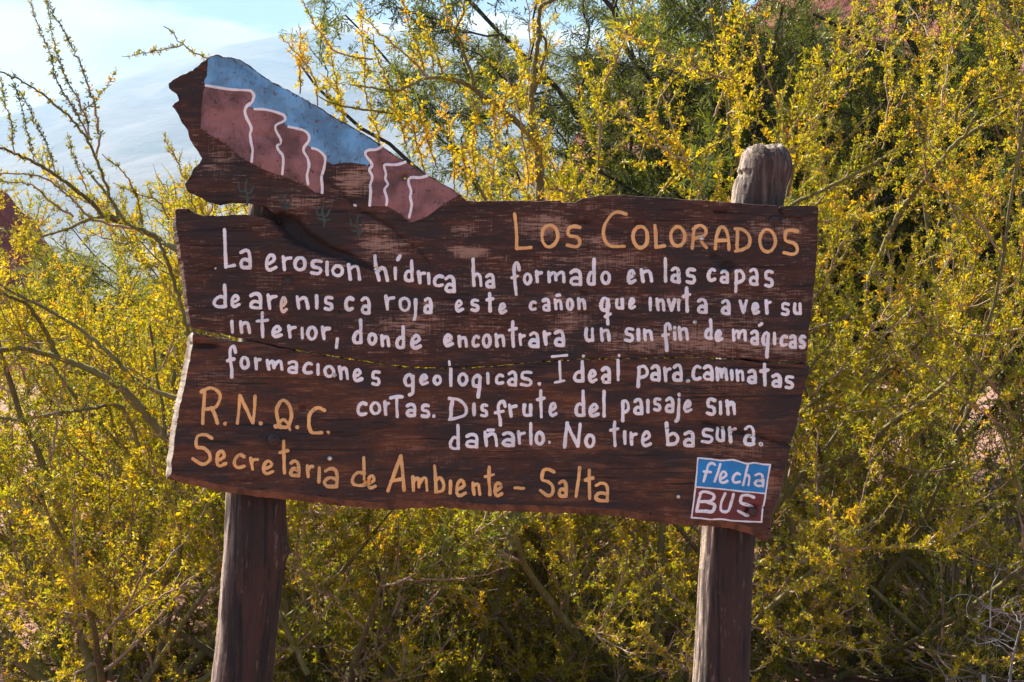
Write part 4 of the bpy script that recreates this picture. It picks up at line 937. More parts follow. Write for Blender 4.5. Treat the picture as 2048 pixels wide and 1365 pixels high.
def norm(v): return v/(np.linalg.norm(v, axis=-1, keepdims=True)+1e-9)

def tubes(lines, sides):
    """lines: list of (pts Nx3, radii N)"""
    VV, FF, o = [], [], 0
    ca = np.cos(np.arange(sides)*2*math.pi/sides); sa = np.sin(np.arange(sides)*2*math.pi/sides)
    for P_, R_ in lines:
        t_ = norm(np.gradient(P_, axis=0)); ref = np.array([0.31, 0.17, 0.93]) if abs(t_[0, 2]) < 0.8 else np.array([1, 0.1, 0.05])
        u = norm(np.cross(t_, ref)); v = np.cross(t_, u)
        ring = P_[:, None]+R_[:, None, None]*(u[:, None]*ca[None, :, None]+v[:, None]*sa[None, :, None])
        n = len(P_); i, j = np.meshgrid(np.arange(n-1), np.arange(sides), indexing='ij')
        b = (i*sides+j).ravel()+o; b2 = (i*sides+(j+1) % sides).ravel()+o
        FF.append(np.stack([b, b2, b2+sides, b+sides], 1)); VV.append(ring.reshape(-1, 3)); o += n*sides
    return np.vstack(VV), np.vstack(FF)

def walk(r_, p0, d0, L, n, wob, up_, zig=0.0, r0=0.01, r1=0.004):
    d0 = np.asarray(d0, float); dd = np.cumsum(r_.normal(size=(n, 3))*wob, 0)
    d = d0+dd; d[:, 2] += up_*np.linspace(0, 1, n)
    if zig:
        s_ = norm(np.cross(d0, r_.normal(size=3))); d += s_*zig*((-1)**np.arange(n))[:, None]
    d = norm(d); P_ = np.vstack([p0, p0+np.cumsum(d*(L/n), 0)])
    return P_, np.linspace(r0, r1, n+1)*(1+0.10*r_.normal(size=n+1)*(r0 > 0.006))

def leaf_clusters(r_, P_, D_, nl, ln, wd, pal, bright=None, spread=1.0, droop=0.0):
    """P_ Nx3 nodes, D_ Nx3 twig directions; nl leaflets each -> verts, quads, colours"""
    N = len(P_); 
    d = norm(D_[:, None]*0.55+r_.normal(size=(N, nl, 3))*spread+np.array([0, 0, 0.25-droop]))
    side = norm(np.cross(d, r_.normal(size=(N, nl, 3))))
    cs_ = 0.55+0.95*r_.rand(N, 1, 1)
    l_ = ln*cs_*(0.6+0.8*r_.rand(N, nl, 1)); w_ = wd*cs_**0.6*(0.7+0.6*r_.rand(N, nl, 1))
    b = P_[:, None]+r_.normal(size=(N, nl, 3))*ln*0.12
    nrm = np.cross(d, side)
    v = np.stack([b, b+d*l_*0.92+side*w_, b+d*l_-side*w_], 2).reshape(-1, 3)
    q = np.arange(len(v)).reshape(-1, 3)
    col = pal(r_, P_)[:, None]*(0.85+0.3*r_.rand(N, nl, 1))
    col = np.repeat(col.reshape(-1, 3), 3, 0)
    return v, q, np.clip(col, 0, 1)

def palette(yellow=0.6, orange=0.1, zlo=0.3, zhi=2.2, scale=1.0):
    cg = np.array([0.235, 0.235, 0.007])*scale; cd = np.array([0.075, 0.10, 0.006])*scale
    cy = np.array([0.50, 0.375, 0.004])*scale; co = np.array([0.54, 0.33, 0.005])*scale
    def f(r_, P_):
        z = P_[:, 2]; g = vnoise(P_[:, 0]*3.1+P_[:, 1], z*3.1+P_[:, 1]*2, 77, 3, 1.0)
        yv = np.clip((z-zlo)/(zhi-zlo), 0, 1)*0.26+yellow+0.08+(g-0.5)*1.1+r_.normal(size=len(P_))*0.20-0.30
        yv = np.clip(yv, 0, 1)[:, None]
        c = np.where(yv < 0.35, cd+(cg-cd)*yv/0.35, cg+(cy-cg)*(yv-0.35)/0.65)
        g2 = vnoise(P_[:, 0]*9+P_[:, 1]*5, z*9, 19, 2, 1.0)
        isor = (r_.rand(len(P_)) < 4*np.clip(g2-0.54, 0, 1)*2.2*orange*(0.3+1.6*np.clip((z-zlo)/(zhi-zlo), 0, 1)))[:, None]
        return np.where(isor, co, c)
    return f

class Plant:
    def __init__(s, seed): s.r = np.random.RandomState(seed); s.limbs = []; s.mids = []; s.twigs = []; s.nodesP = []; s.nodesD = []; s.thorns = []
    def nodes_on(s, P_, gap, t0=0.0, jitter=0.3):
        L = np.linalg.norm(np.diff(P_, axis=0), axis=1); cum = np.concatenate([[0], np.cumsum(L)])
        n = max(1, int(cum[-1]*(1-t0)/gap)); q = cum[-1]*t0+(np.arange(n)+s.r.rand(n)*jitter)*gap; q = q[q < cum[-1]]
        if not len(q): return
        X = np.stack([np.interp(q, cum, P_[:, k]) for k in range(3)], 1); G_ = np.gradient(P_, axis=0)
        D_ = np.stack([np.interp(q, cum, G_[:, k]) for k in range(3)], 1)
        s.nodesP.append(X); s.nodesD.append(norm(D_))
    def branchlets(s, P_, gap, L0, L1, ang=0.9, r0=0.0022, up_=0.5, t0=0.15, zig=0.16, leafgap=0.022, nest=0, taper=True):
        """side twigs along a branch, leaves at their nodes"""
        Ls = np.linalg.norm(np.diff(P_, axis=0), axis=1); cum = np.concatenate([[0], np.cumsum(Ls)])
        q = cum[-1]*t0; G_ = np.gradient(P_, axis=0)
        while q < cum[-1]:
            X = np.array([np.interp(q, cum, P_[:, k]) for k in range(3)]); D_ = norm(np.array([np.interp(q, cum, G_[:, k]) for k in range(3)]))
            f = q/cum[-1]; side = norm(np.cross(D_, s.r.normal(size=3)))
            L = (L0+(L1-L0)*s.r.rand())*(1.15-0.6*f if taper else 1)
            d = norm(D_*math.cos(ang)+side*math.sin(ang)+np.array([0, 0, 0.12]))
            n = max(3, int(L/0.045)); T_, R_ = walk(s.r, X, d, L, n, 0.10, up_, zig, r0*(0.7+0.5*L/L1), r0*0.35)
            s.twigs.append((T_, R_)); s.nodes_on(T_, leafgap, 0.08)
            if nest: s.branchlets(T_, gap*0.9, L0*0.45, L1*0.45, 0.8, r0*0.7, up_*0.6, 0.2, zig, leafgap, nest-1)
            q += gap*(0.5+s.r.rand())
    def build(s, root, pal, leaf=(7, 0.017, 0.0024), bark=None, twig=None, leafm=None, thorn=True, droop=0.0, spread=1.0, sides=(9, 5, 3), names=("branch", "twigs", "foliage"), thin=1):
        bark = bark or M_BARKG; twig = twig or M_TWIG; leafm = leafm or M_LEAF
        if s.limbs:
            V, F = tubes(s.limbs, sides[0]); link_mesh(names[0], np_mesh(names[0], V, [F], smooth=True), bark, root)
        tw = []
        if s.mids:
            V, F = tubes(s.mids, sides[1]); tw.append((V, F))
        if s.twigs:
            V, F = tubes(s.twigs, sides[2]); tw.append((V, F))
        if tw:
            o = 0; VV = []; FF = []
            for V, F in tw: VV.append(V); FF.append(F+o); o += len(V)
            tris = []
            if thorn and s.nodesP:
                X = np.vstack(s.nodesP); D_ = np.vstack(s.nodesD); k = s.r.rand(len(X)) < 0.45; X = X[k]; D_ = D_[k]
                sd_ = norm(np.cross(D_, s.r.normal(size=X.shape))); ln = 0.007+0.008*s.r.rand(len(X), 1)
                tv = np.stack([X-D_*0.0013, X+D_*0.0013, X+norm(sd_+D_*0.4)*ln], 1).reshape(-1, 3)
                tris = [np.arange(len(tv)).reshape(-1, 3)+o]; VV.append(tv)
            link_mesh(names[1], np_mesh(names[1], np.vstack(VV), [np.vstack(FF)]+tris, smooth=True), twig, root, 'stuff')
        if s.nodesP and leaf[0]:
            X = np.vstack(s.nodesP); D_ = np.vstack(s.nodesD)
            kp = s.r.rand(len(X)) < np.clip(thin+(X[:, 2]-0.3)/1.3, 0, 1)*(0.55+0.75*vnoise(X[:, 0]*4+X[:, 1]*2, X[:, 2]*4+X[:, 1], 91, 3)) if thin < 1 else np.ones(len(X), bool)
            X = X[kp]; D_ = D_[kp]
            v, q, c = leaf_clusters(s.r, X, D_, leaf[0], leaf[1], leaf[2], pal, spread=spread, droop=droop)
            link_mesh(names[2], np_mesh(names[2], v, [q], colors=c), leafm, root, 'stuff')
            return len(q)
        return 0

def bush(x, y, h, spread, seed, label, pal, nl=9, dens=1.0, group=None, cat="bush", name="thorn_bush", lean=(0, 0), leaf=(14, 0.0150, 0.0029), low=True):
    z = float(ground_z(x, y)); root = empty(name, (x, y, z), label, cat, group)
    s = Plant(seed); r_ = s.r
    for k in range(nl):
        az = 2*math.pi*(k+r_.rand()*0.7)/nl; tl = 0.25+0.75*r_.rand() if (k % 3) else 1.15+0.2*r_.rand()
        d = np.array([math.cos(az)*math.sin(tl)*spread+lean[0], math.sin(az)*math.sin(tl)*spread*0.8+lean[1], math.cos(tl)])
        L = h*(0.75+0.4*r_.rand())*(1.0 if tl < 1.1 else 0.8)
        P_, R_ = walk(r_, np.array([x+math.cos(az)*0.08, y+math.sin(az)*0.08, z-0.05]), norm(d), L, 16, 0.07, 0.35 if tl < 1.1 else 0.7, 0.05, 0.013+0.012*r_.rand(), 0.005)
        s.limbs.append((P_, R_))
        cum = np.linspace(0, 1, 17)
        m = int((5+r_.randint(4))*dens+0.5); 
        for f in np.sort(0.18+0.78*r_.rand(m)):
            X = np.array([np.interp(f, cum, P_[:, c_]) for c_ in range(3)]); D_ = norm(P_[min(16, int(f*16)+1)]-P_[int(f*16)])
            sd_ = norm(np.cross(D_, r_.normal(size=3))); dd = norm(D_*0.75+sd_*0.75)
            L2 = h*(0.22+0.25*r_.rand())*(1.15-0.5*f)
            Q, RQ = walk(r_, X, dd, L2, 12, 0.09, 0.5, 0.16, 0.0075*(1.1-0.6*f), 0.0022)
            s.mids.append((Q, RQ)); s.nodes_on(Q, 0.03, 0.3)
            s.branchlets(Q, 0.046, 0.12, 0.34, 0.85, 0.0026, 0.5, 0.12, 0.15, 0.024, nest=0)
            for g in r_.rand(int(2.5*dens)):
                i_ = int(g*10)+1; dd2 = norm(norm(Q[i_+1]-Q[i_])+norm(np.cross(Q[i_+1]-Q[i_], r_.normal(size=3)))*0.8)
                Q2, RQ2 = walk(r_, Q[i_], dd2, L2*0.6, 9, 0.09, 0.5, 0.18, 0.0045, 0.0018)
                s.mids.append((Q2, RQ2)); s.branchlets(Q2, 0.05, 0.10, 0.28, 0.85, 0.0024, 0.5, 0.1, 0.15, 0.024)
    nq = s.build(root, pal, leaf, thin=0.55 if h > 1 else 1)
    return root, nq

def clone(root, loc, rz, sc, label):
    r_ = root.copy(); COL.objects.link(r_); r_.location = loc; r_.rotation_euler = (0, 0, rz); r_.scale = (sc, sc, sc)
    r_['label'] = label
    for ch in list(root.children):
        c_ = ch.copy(); COL.objects.link(c_); c_.parent = r_
    return r_
tot = 0
# hero branches are traced from the photograph and given depth; each belongs to the bush it grows from
R0 = (0, 0, 3.412); RM = (512, 0, 3.412); RN = (1024, 0, 3.412); RP = (1536, 0, 3.412); RQ_ = (1600, 500, 2.73)
def traced(s, region, pts, Y0, Y1, r0, r1, leafgap=0.026, tw=(0.05, 0.03, 0.10), limb=None, wig=0.0014):
    r0 *= 0.78; r1 *= 0.78
    q = smooth_line(up(region, pts), 8.0); n = len(q)
    YY = np.linspace(Y0, Y1, n)
    P_ = np.array([W(a_[0], a_[1], y) for a_, y in zip(q, YY)])
    z = s.r.normal(size=(n, 3))*wig*(2.0 if r0 < 0.005 else 1.3); z[0] = 0; P_ = P_+z
    R_ = np.linspace(r0, r1, n)*(1+0.07*s.r.normal(size=n)*(r0 > 0.007))
    (s.limbs if (limb if limb is not None else r0 > 0.006) else s.mids).append((P_, R_))
    if leafgap: s.nodes_on(P_, leafgap, 0.1)
    if tw: s.branchlets(P_, tw[0], tw[1], tw[2], 0.9, 0.002, 0.3, 0.15, 0.12, 0.020)
    return P_

# -- tall sparse bush at the left, against the sky
zl = float(ground_z(-1.15, 5.6)); rt = empty("thorn_bush", (-1.15, 5.6, zl), "tall thorny bush at the left with long sparse upright branches against the clouds", "bush")
s = Plant(101)
traced(s, R0, [(2100,4600),(1774,3900),(1500,3070),(1249,2140),(1140,1780),(1047,1607),(873,1528),(775,1389),(760,1365),(700,1200),(655,1080),(590,950),(520,850),(440,770),(370,710),(260,620),(130,545),(0,490),(-90,460)], 5.6, 4.9, 0.016, 0.0035, 0.03, (0.16, 0.03, 0.07))
traced(s, R0, [(655,1080),(680,950),(650,760),(620,650),(560,480),(500,350),(430,200),(370,100),(320,0),(290,-90)], 5.15, 4.9, 0.0062, 0.002, 0.019, (0.10, 0.02, 0.05))
traced(s, R0, [(600,960),(540,790),(430,640),(380,530),(340,370),(290,250),(240,130),(205,-60)], 5.1, 5.3, 0.005, 0.0016, 0.019, (0.12, 0.02, 0.045))
traced(s, R0, [(625,960),(590,830),(540,700),(440,520),(380,340),(350,200),(330,80),(300,-40)], 5.1, 5.0, 0.005, 0.0016, 0.019, (0.12, 0.02, 0.045))
traced(s, R0, [(540,790),(640,700),(720,600),(770,510),(795,450)], 5.05, 5.0, 0.003, 0.0014, 0.022, None)
traced(s, R0, [(1060,1615),(873,1535),(700,1470),(640,1400),(400,1210),(230,1110),(100,1050),(0,1005),(-120,980)], 5.6, 4.8, 0.014, 0.004, 0.03, (0.16, 0.03, 0.08))
traced(s, R0, [(100,1050),(80,900),(70,830),(30,670),(0,530)], 4.9, 4.9, 0.0035, 0.0015, 0.018, (0.14, 0.02, 0.04))
traced(s, R0, [(240,1110),(190,920),(150,750),(110,620),(85,555)], 4.95, 5.0, 0.0035, 0.0015, 0.018, (0.14, 0.02, 0.04))
traced(s, R0, [(375,1175),(340,1050),(300,950),(250,860),(210,770),(130,620)], 5.0, 5.1, 0.0035, 0.0015, 0.018, (0.14, 0.02, 0.04))
traced(s, R0, [(590,1300),(540,1160),(500,1060),(480,980),(458,905)], 5.1, 5.1, 0.0035, 0.0015, 0.02, None)
traced(s, R0, [(900,1560),(640,1500),(500,1365),(330,1230),(200,1195),(130,1190),(0,1180),(-80,1160)], 5.2, 4.9, 0.007, 0.003, 0.03, (0.14, 0.03, 0.07))
traced(s, R0, [(500,1480),(330,1365),(250,1280),(150,1250),(0,1240)], 5.2, 5.0, 0.006, 0.0025, 0.025, (0.12, 0.03, 0.08))
traced(s, R0, [(980,1600),(940,1365),(860,1200),(780,1120),(700,1050)], 5.5, 5.2, 0.006, 0.002, 0.022, (0.1, 0.03, 0.07))
traced(s, R0, [(1150,1500),(1080,1380),(960,1330),(860,1290),(760,1250)], 5.5, 5.3, 0.005, 0.002, 0.022, (0.06, 0.03, 0.09))
traced(s, R0, [(1360,1600),(1300,1300),(1240,1180),(1180,1050),(1120,960)], 5.5, 5.3, 0.005, 0.002, 0.018, (0.05, 0.03, 0.10))
# thick limbs behind the left part
traced(s, (0,400,2.73), [(1000,300),(840,195),(700,130),(600,95),(480,110),(360,160),(240,200)], 5.3, 5.5, 0.016, 0.006, 0.04, (0.09, 0.06, 0.2))
traced(s, (0,400,2.73), [(660,130),(620,20),(560,-60),(500,-130)], 5.4, 5.5, 0.010, 0.005, 0.04, (0.09, 0.05, 0.16))
traced(s, (0,400,2.73), [(1000,1100),(760,1000),(620,860),(470,730),(330,640),(180,560),(60,500),(-40,440)], 5.3, 5.2, 0.012, 0.006, 0.04, (0.08, 0.06, 0.22))
traced(s, (0,400,2.73), [(900,1300),(700,1060),(500,935),(310,860),(200,830),(100,810),(-40,830)], 5.5, 5.3, 0.020, 0.012, 0.05, (0.1, 0.06, 0.22))
traced(s, (0,400,2.73), [(310,860),(260,740),(200,640),(130,560),(0,510)], 5.4, 5.2, 0.014, 0.007, 0.04, (0.08, 0.06, 0.22))
traced(s, (0,400,2.73), [(760,1350),(660,1130),(500,1140),(300,1170),(100,1200),(-40,1180)], 5.5, 5.3, 0.010, 0.007, 0.05, (0.1, 0.06, 0.2))
tot += s.build(rt, palette(0.42, 0.05, 0.8, 2.3, 0.75), (14, 0.0125, 0.0025))

# -- centre bush with a forked pale trunk rising behind the planks
zc = float(ground_z(0.11, 6.0)); rt = empty("thorn_bush", (0.11, 6.0, zc), "bush with a smooth yellow green trunk forking just above the middle of the upper plank", "bush")
s = Plant(202)
traced(s, RN, [(-260,4620),(-60,3900),(40,3400),(10,3000),(90,2600),(170,2200),(150,1800),(190,1365),(180,1100),(172,985),(135,960)], 6.0, 5.6, 0.030, 0.022, 0.05, None)
traced(s, RN, [(172,1000),(100,900),(0,810),(-100,730),(-190,660),(-290,590),(-420,540),(-520,530),(-620,545),(-780,620),(-900,610),(-1100,575)], 5.6, 5.2, 0.019, 0.003, 0.04, (0.13, 0.04, 0.16))
traced(s, RN, [(172,990),(130,750),(140,600),(150,450),(180,300),(180,200),(200,50),(280,0),(340,-60)], 5.6, 5.4, 0.017, 0.009, 0.04, (0.10, 0.04, 0.16))
traced(s, RN, [(150,640),(230,330),(190,200)], 5.55, 5.5, 0.010, 0.007, 0.04, (0.1, 0.04, 0.12))
traced(s, RM, [(1480,590),(1470,500),(1440,430),(1400,290),(1360,220),(1400,120),(1415,60),(1430,-60)], 5.4, 5.3, 0.009, 0.004, 0.035, (0.12, 0.03, 0.1))
traced(s, RM, [(1360,220),(1320,130),(1290,60),(1270,-50)], 5.35, 5.3, 0.006, 0.003, 0.03, (0.12, 0.03, 0.1))
traced(s, RM, [(1170,530),(1100,320),(1060,220),(1030,130),(985,-40)], 5.3, 5.2, 0.005, 0.002, 0.022, (0.10, 0.03, 0.08))
traced(s, RM, [(930,620),(860,470),(820,370),(805,300),(800,240)], 5.3, 5.2, 0.0045, 0.002, 0.022, (0.10, 0.03, 0.08))
traced(s, RM, [(1150,520),(1080,430),(1000,360),(900,270),(830,210),(740,120),(690,70)], 5.3, 5.1, 0.005, 0.002, 0.024, (0.10, 0.03, 0.07))
traced(s, RM, [(820,400),(740,405),(640,390),(540,350),(500,310),(420,190),(350,80),(310,0),(290,-70)], 5.25, 5.2, 0.005, 0.002, 0.022, (0.12, 0.03, 0.07))
traced(s, RM, [(1080,790),(900,770),(740,750),(620,730),(500,700),(430,660)], 5.5, 5.2, 0.008, 0.003, 0.03, (0.09, 0.04, 0.12))
for p in ([(600,820),(560,640),(545,540),(520,420),(500,300)], [(300,640),(300,420),(305,190)], [(770,740),(740,560),(740,380),(725,180),(715,0)], [(420,720),(400,560),(330,420),(230,330),(170,230)],
          [(1220,500),(1200,400),(1190,280),(1130,150),(1120,80)], [(1270,500),(1240,400),(1215,300)], [(680,1100),(600,800),(560,600)], [(1030,1000),(980,830),(920,640)], [(1160,1200),(1090,950),(1050,760),(1010,600)],
          [(1350,1300),(1350,1050),(1310,850),(1290,700)], [(1240,1150),(1160,930),(1120,760)], [(860,1100),(830,900),(760,780)], [(1500,1200),(1480,1000),(1500,830),(1530,720)], [(1600,1300),(1640,1000),(1620,800),(1640,640)],
          [(1720,900),(1690,740),(1720,560)], [(1440,1340),(1420,1150),(1400,980)]):
    traced(s, RM, p, 5.5, 5.3, 0.0042, 0.0018, 0.02, (0.045, 0.04, 0.14))
tot += s.build(rt, palette(0.80, 0.20, 0.8, 2.2), (12, 0.0145, 0.0029))
s = None
# -- thorn branch poking out above the wing
rt = empty("thorn_bush", (-0.95, 6.3, float(ground_z(-0.95, 6.3))), "thorny bush whose bare arched tip shows above the ragged wing of the sign", "bush")
s = Plant(303)
traced(s, R0, [(1900,4400),(1850,3000),(1800,1500),(1650,700),(1500,480),(1420,405),(1330,360),(1240,300),(1170,215),(1120,180)], 6.3, 5.0, 0.014, 0.0022, 0.028, None)
traced(s, R0, [(1250,305),(1180,330),(1100,345),(960,360),(890,378),(830,385)], 5.1, 5.0, 0.0035, 0.0015, 0.020, (0.12, 0.02, 0.04))
tot += s.build(rt, palette(0.45, 0.04, 0.8, 2.3, 0.75), (15, 0.0125, 0.0026))

# -- big bush to the right of the sign
zr = float(ground_z(1.75, 6.0)); rt = empty("thorn_bush", (1.75, 6.0, zr), "large yellow leaved bush right of the sign with thick limbs slanting up to the right", "bush")
s = Plant(404)
traced(s, RP, [(-250,2900),(-100,1900),(60,1500),(160,1400),(420,1280),(700,1130),(880,1010),(1000,860),(1080,740),(1160,620),(1200,480),(1240,380),(1320,270),(1440,100),(1490,0),(1520,-80)], 6.2, 5.6, 0.014, 0.005, 0.04, (0.07, 0.07, 0.26))
traced(s, RP, [(700,1900),(900,1450),(960,1365),(1100,1200),(1230,1040),(1350,930),(1530,820),(1650,740),(1780,640)], 6.1, 5.7, 0.020, 0.007, 0.04, (0.07, 0.07, 0.26))
traced(s, RP, [(1235,380),(1215,200),(1210,0),(1205,-60)], 5.7, 5.7, 0.005, 0.003, 0.03, (0.06, 0.05, 0.14))
traced(s, RP, [(1340,930),(1400,820),(1500,700),(1620,660),(1747,600)], 5.8, 5.6, 0.008, 0.004, 0.03, (0.06, 0.06, 0.22))
traced(s, RP, [(1610,660),(1540,450),(1500,250),(1490,80),(1480,-40)], 5.8, 5.6, 0.006, 0.003, 0.03, (0.06, 0.06, 0.2))
traced(s, RP, [(1280,830),(1300,650),(1370,540),(1450,460)], 5.8, 5.7, 0.009, 0.005, 0.03, (0.06, 0.05, 0.2))
traced(s, RP, [(130,1340),(200,1050),(260,880),(330,740),(440,540),(540,400),(650,220)], 6.0, 5.7, 0.009, 0.003, 0.03, (0.05, 0.06, 0.22))
traced(s, RP, [(730,1365),(850,1080),(930,950),(1010,870)], 6.0, 5.9, 0.007, 0.004, 0.03, (0.05, 0.06, 0.22))
traced(s, RP, [(780,1020),(830,780),(880,650),(900,590)], 6.0, 5.9, 0.005, 0.002, 0.03, (0.05, 0.05, 0.16))
traced(s, RP, [(900,1365),(1010,1200),(1060,1130)], 6.0, 6.0, 0.008, 0.006, 0.04, (0.08, 0.06, 0.2))
traced(s, RP, [(1085,1210),(1070,1050),(1080,850),(1090,700)], 5.8, 5.7, 0.007, 0.003, 0.03, (0.05, 0.05, 0.2))
traced(s, RN, [(1000,1340),(1110,1200),(1250,1080),(1400,980),(1490,940)], 6.0, 5.8, 0.008, 0.003, 0.03, (0.06, 0.05, 0.2))
traced(s, RN, [(870,1110),(940,900),(1000,700),(1050,620),(1150,500),(1240,430),(1300,370),(1310,290)], 6.0, 5.8, 0.008, 0.003, 0.03, (0.06, 0.05, 0.18))
traced(s, RN, [(1380,800),(1440,640),(1500,480),(1560,440),(1575,300),(1560,100),(1545,-20)], 5.9, 5.7, 0.007, 0.004, 0.03, (0.06, 0.05, 0.18))
traced(s, RN, [(1470,900),(1490,700),(1500,560),(1560,440)], 5.9, 5.8, 0.008, 0.005, 0.03, (0.06, 0.05, 0.2))
traced(s, RQ_, [(-160,960),(0,890),(60,840),(130,800),(220,770),(330,740),(420,690),(560,610),(620,540),(720,450)], 5.9, 5.6, 0.014, 0.006, 0.05, (0.07, 0.06, 0.22))
traced(s, RQ_, [(100,1250),(330,1100),(500,950),(600,880),(700,810),(830,700),(900,560)], 6.0, 5.8, 0.024, 0.010, 0.05, (0.08, 0.07, 0.24))
traced(s, RQ_, [(-60,860),(60,640),(160,520),(250,380),(330,250),(440,60),(500,-60)], 5.9, 5.8, 0.009, 0.004, 0.03, (0.05, 0.06, 0.22))
traced(s, RQ_, [(700,410),(800,420),(870,460),(1000,470),(1150,440),(1240,430)], 5.8, 5.6, 0.007, 0.005, 0.04, (0.06, 0.06, 0.2))
traced(s, RQ_, [(330,700),(390,600),(400,480),(300,330),(220,200)], 5.7, 5.6, 0.004, 0.002, 0.03, (0.05, 0.05, 0.18))
traced(s, RQ_, [(0,1220),(200,1150),(420,1080),(650,940),(760,1000)], 5.9, 5.8, 0.008, 0.004, 0.03, (0.05, 0.06, 0.22))
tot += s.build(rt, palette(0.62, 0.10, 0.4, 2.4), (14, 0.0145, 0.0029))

# -- generated bushes filling the thicket
LB = [
 (-1.75, 6.2, 2.15, 1.0, 11, "dense golden yellow bush filling the left edge below the clouds", palette(0.72, 0.14), 12, 1.15),
 (-0.75, 6.4, 2.25, 1.0, 12, "yellow leaved bush showing under the left half of the planks and around the left post", palette(0.58, 0.10), 12, 1.0),
 (0.55, 6.4, 2.05, 1.0, 13, "bushy yellow shrub behind the middle of the upper plank, below the title", palette(0.78, 0.20, 0.5, 2.0), 12, 1.1),
 (1.45, 6.7, 2.9, 0.95, 14, "yellow green bush behind the grey top of the right post", palette(0.60, 0.12), 12, 1.1),
 (2.45, 6.3, 1.9, 1.0, 15, "greener bush at the right edge in front of the dark shade", palette(0.50, 0.10), 11, 0.75),
]
made = []
for x, y, h, sp_, seed, lab, pal, nl, dens in LB:
    ro, nq = bush(x, y, h, sp_, seed, lab, pal, nl, dens); made.append(ro); tot += nq
low_, nq = bush(-1.9, 6.6, 0.62, 1.5, 21, "low sprawling shrub on the bare ground at the bottom left corner", palette(0.52, 0.10, 0.0, 0.6), 9, 0.8, name="low_shrub", cat="shrub", leaf=(11, 0.016, 0.0032)); tot += nq
print("leaf quads", tot)
for src, x, y, rz, sc, lab in (
    (made[0], -2.7, 8.2, 2.0, 1.05, "yellow bush standing behind the left edge thicket, nearer the red rock"),
    (made[1], -1.5, 8.3, 1.2, 1.0, "bush in the second row seen through gaps left of the sign"),
    (made[2], -0.1, 8.4, 4.0, 1.02, "second row bush seen under the middle of the lower plank"),
    (made[4], 3.15, 8.1, 3.1, 1.0, "second row bush in the shade at the far right"),
    (made[3], 2.25, 7.5, 2.4, 1.12, "tallest yellow bush, rising out of the top right corner before the dark tree"),
    (low_, -1.0, 6.9, 1.1, 1.0, "low shrub on pink soil just left of the left post's foot"),
    (low_, 0.0, 7.0, 2.6, 0.85, "low shrub between the posts, beside the fallen log"),
    (low_, 0.62, 6.9, 4.4, 0.9, "low shrub just left of the right post's foot"),
    (low_, 1.5, 6.7, 5.6, 1.0, "low shrub just right of the right post's foot"),
    (low_, 2.2, 6.5, 0.4, 1.0, "low shrub near the bottom right corner behind the dead twigs"),
    (low_, -0.45, 6.2, 3.3, 1.1, "low shrub nearest the camera, just right of the left post's foot"),
    (low_, 0.25, 6.3, 5.2, 1.15, "low shrub nearest the camera, midway between the posts")):
    clone(src, (x, y, float(ground_z(x, y))), rz, sc, lab)

# -- feathery mesquite trees behind
def mesquite(x, y, h, seed, label, lean, nlimb=6, scale=1.0, pal=None, reach=1.0, leafn=(9, 0.055, 0.0038), tr=0.13, dens=1.0):
    z = float(ground_z(x, y)); root = empty("mesquite_tree", (x, y, z), label, "tree")
    s = Plant(seed); r_ = s.r
    T_, TR = walk(r_, np.array([x, y, z-0.1]), np.array([lean[0], lean[1], 0.8]), h*0.26, 10, 0.05, 0.2, 0, tr, tr*0.75)
    s.limbs.append((T_, TR))
    for k in range(nlimb):
        az = 2*math.pi*(k+0.6*r_.rand())/nlimb; d = norm(np.array([math.cos(az)+lean[0], math.sin(az)*0.8+lean[1], 0.10+0.95*r_.rand()]))
        P_, R_ = walk(r_, T_[6+r_.randint(5)], d, h*(0.55+0.3*r_.rand())*reach, 18, 0.18, 0.15, 0.12, tr*0.26, tr*0.05)
        s.limbs.append((P_, R_))
        for f in np.sort(0.2+0.78*r_.rand(int(9*dens))):
            i_ = int(f*17); D_ = norm(P_[i_+1]-P_[i_]); dd = norm(D_*0.6+norm(np.cross(D_, r_.normal(size=3)))*0.9)
            L2 = h*(0.14+0.20*r_.rand()); Q, RQ = walk(r_, P_[i_], dd, L2, 12, 0.16, 0.0, 0.22, tr*0.14*(1.2-f), 0.003)
            s.mids.append((Q, RQ)); s.branchlets(Q, 0.07, 0.15, 0.5, 0.9, 0.0035, -0.5, 0.1, 0.18, 0.035, nest=0)
            s.nodes_on(Q, 0.03, 0.2)
    nq = s.build(root, pal, leafn, M_DARKBARK, M_DARKBARK, M_LEAF2, False, droop=0.55, spread=0.7, sides=(9, 5, 3)); return nq, root
pg = lambda sc, w=0.0: (lambda r_, P_: (np.array([0.14, 0.165, 0.024])*sc+np.array([0.10, 0.04, -0.02])*w)*(0.7+0.6*vnoise(P_[:, 0]*1.7+P_[:, 1], P_[:, 2]*1.7, 55, 3))[:, None])
a1, m1 = mesquite(1.3, 11.0, 6.3, 501, "feathery grey green mesquite tree with dark boughs above the middle of the sign", (0.05, -0.1), 11, pal=pg(0.9), reach=0.92, dens=1.6)
a2, m2 = mesquite(3.1, 10.2, 6.4, 502, "dark mesquite tree with thick black boughs at the top right", (-0.10, -0.05), 11, pal=pg(0.42), reach=0.95, tr=0.19, dens=1.5)
a3, m3 = mesquite(-2.05, 10.6, 3.5, 503, "small bright green mesquite left of the wing of the sign, against the pale mountain", (0.15, -0.05), 8, pal=pg(1.1, 0.3), reach=0.9, tr=0.07, dens=1.3)
print("mesq quads", a1, a2, a3)
def clone_t(src, x, y, rz, sc, lab): return clone(src, (x, y, float(ground_z(x, y))), rz, sc, lab)
clone_t(m2, 4.4, 11.0, 2.2, 1.0, "shaded mesquite tree standing deepest in the thicket at the far right")
clone_t(m3, -3.3, 13.0, 1.5, 0.62, "small mesquite beyond the left bush, below the red rock")
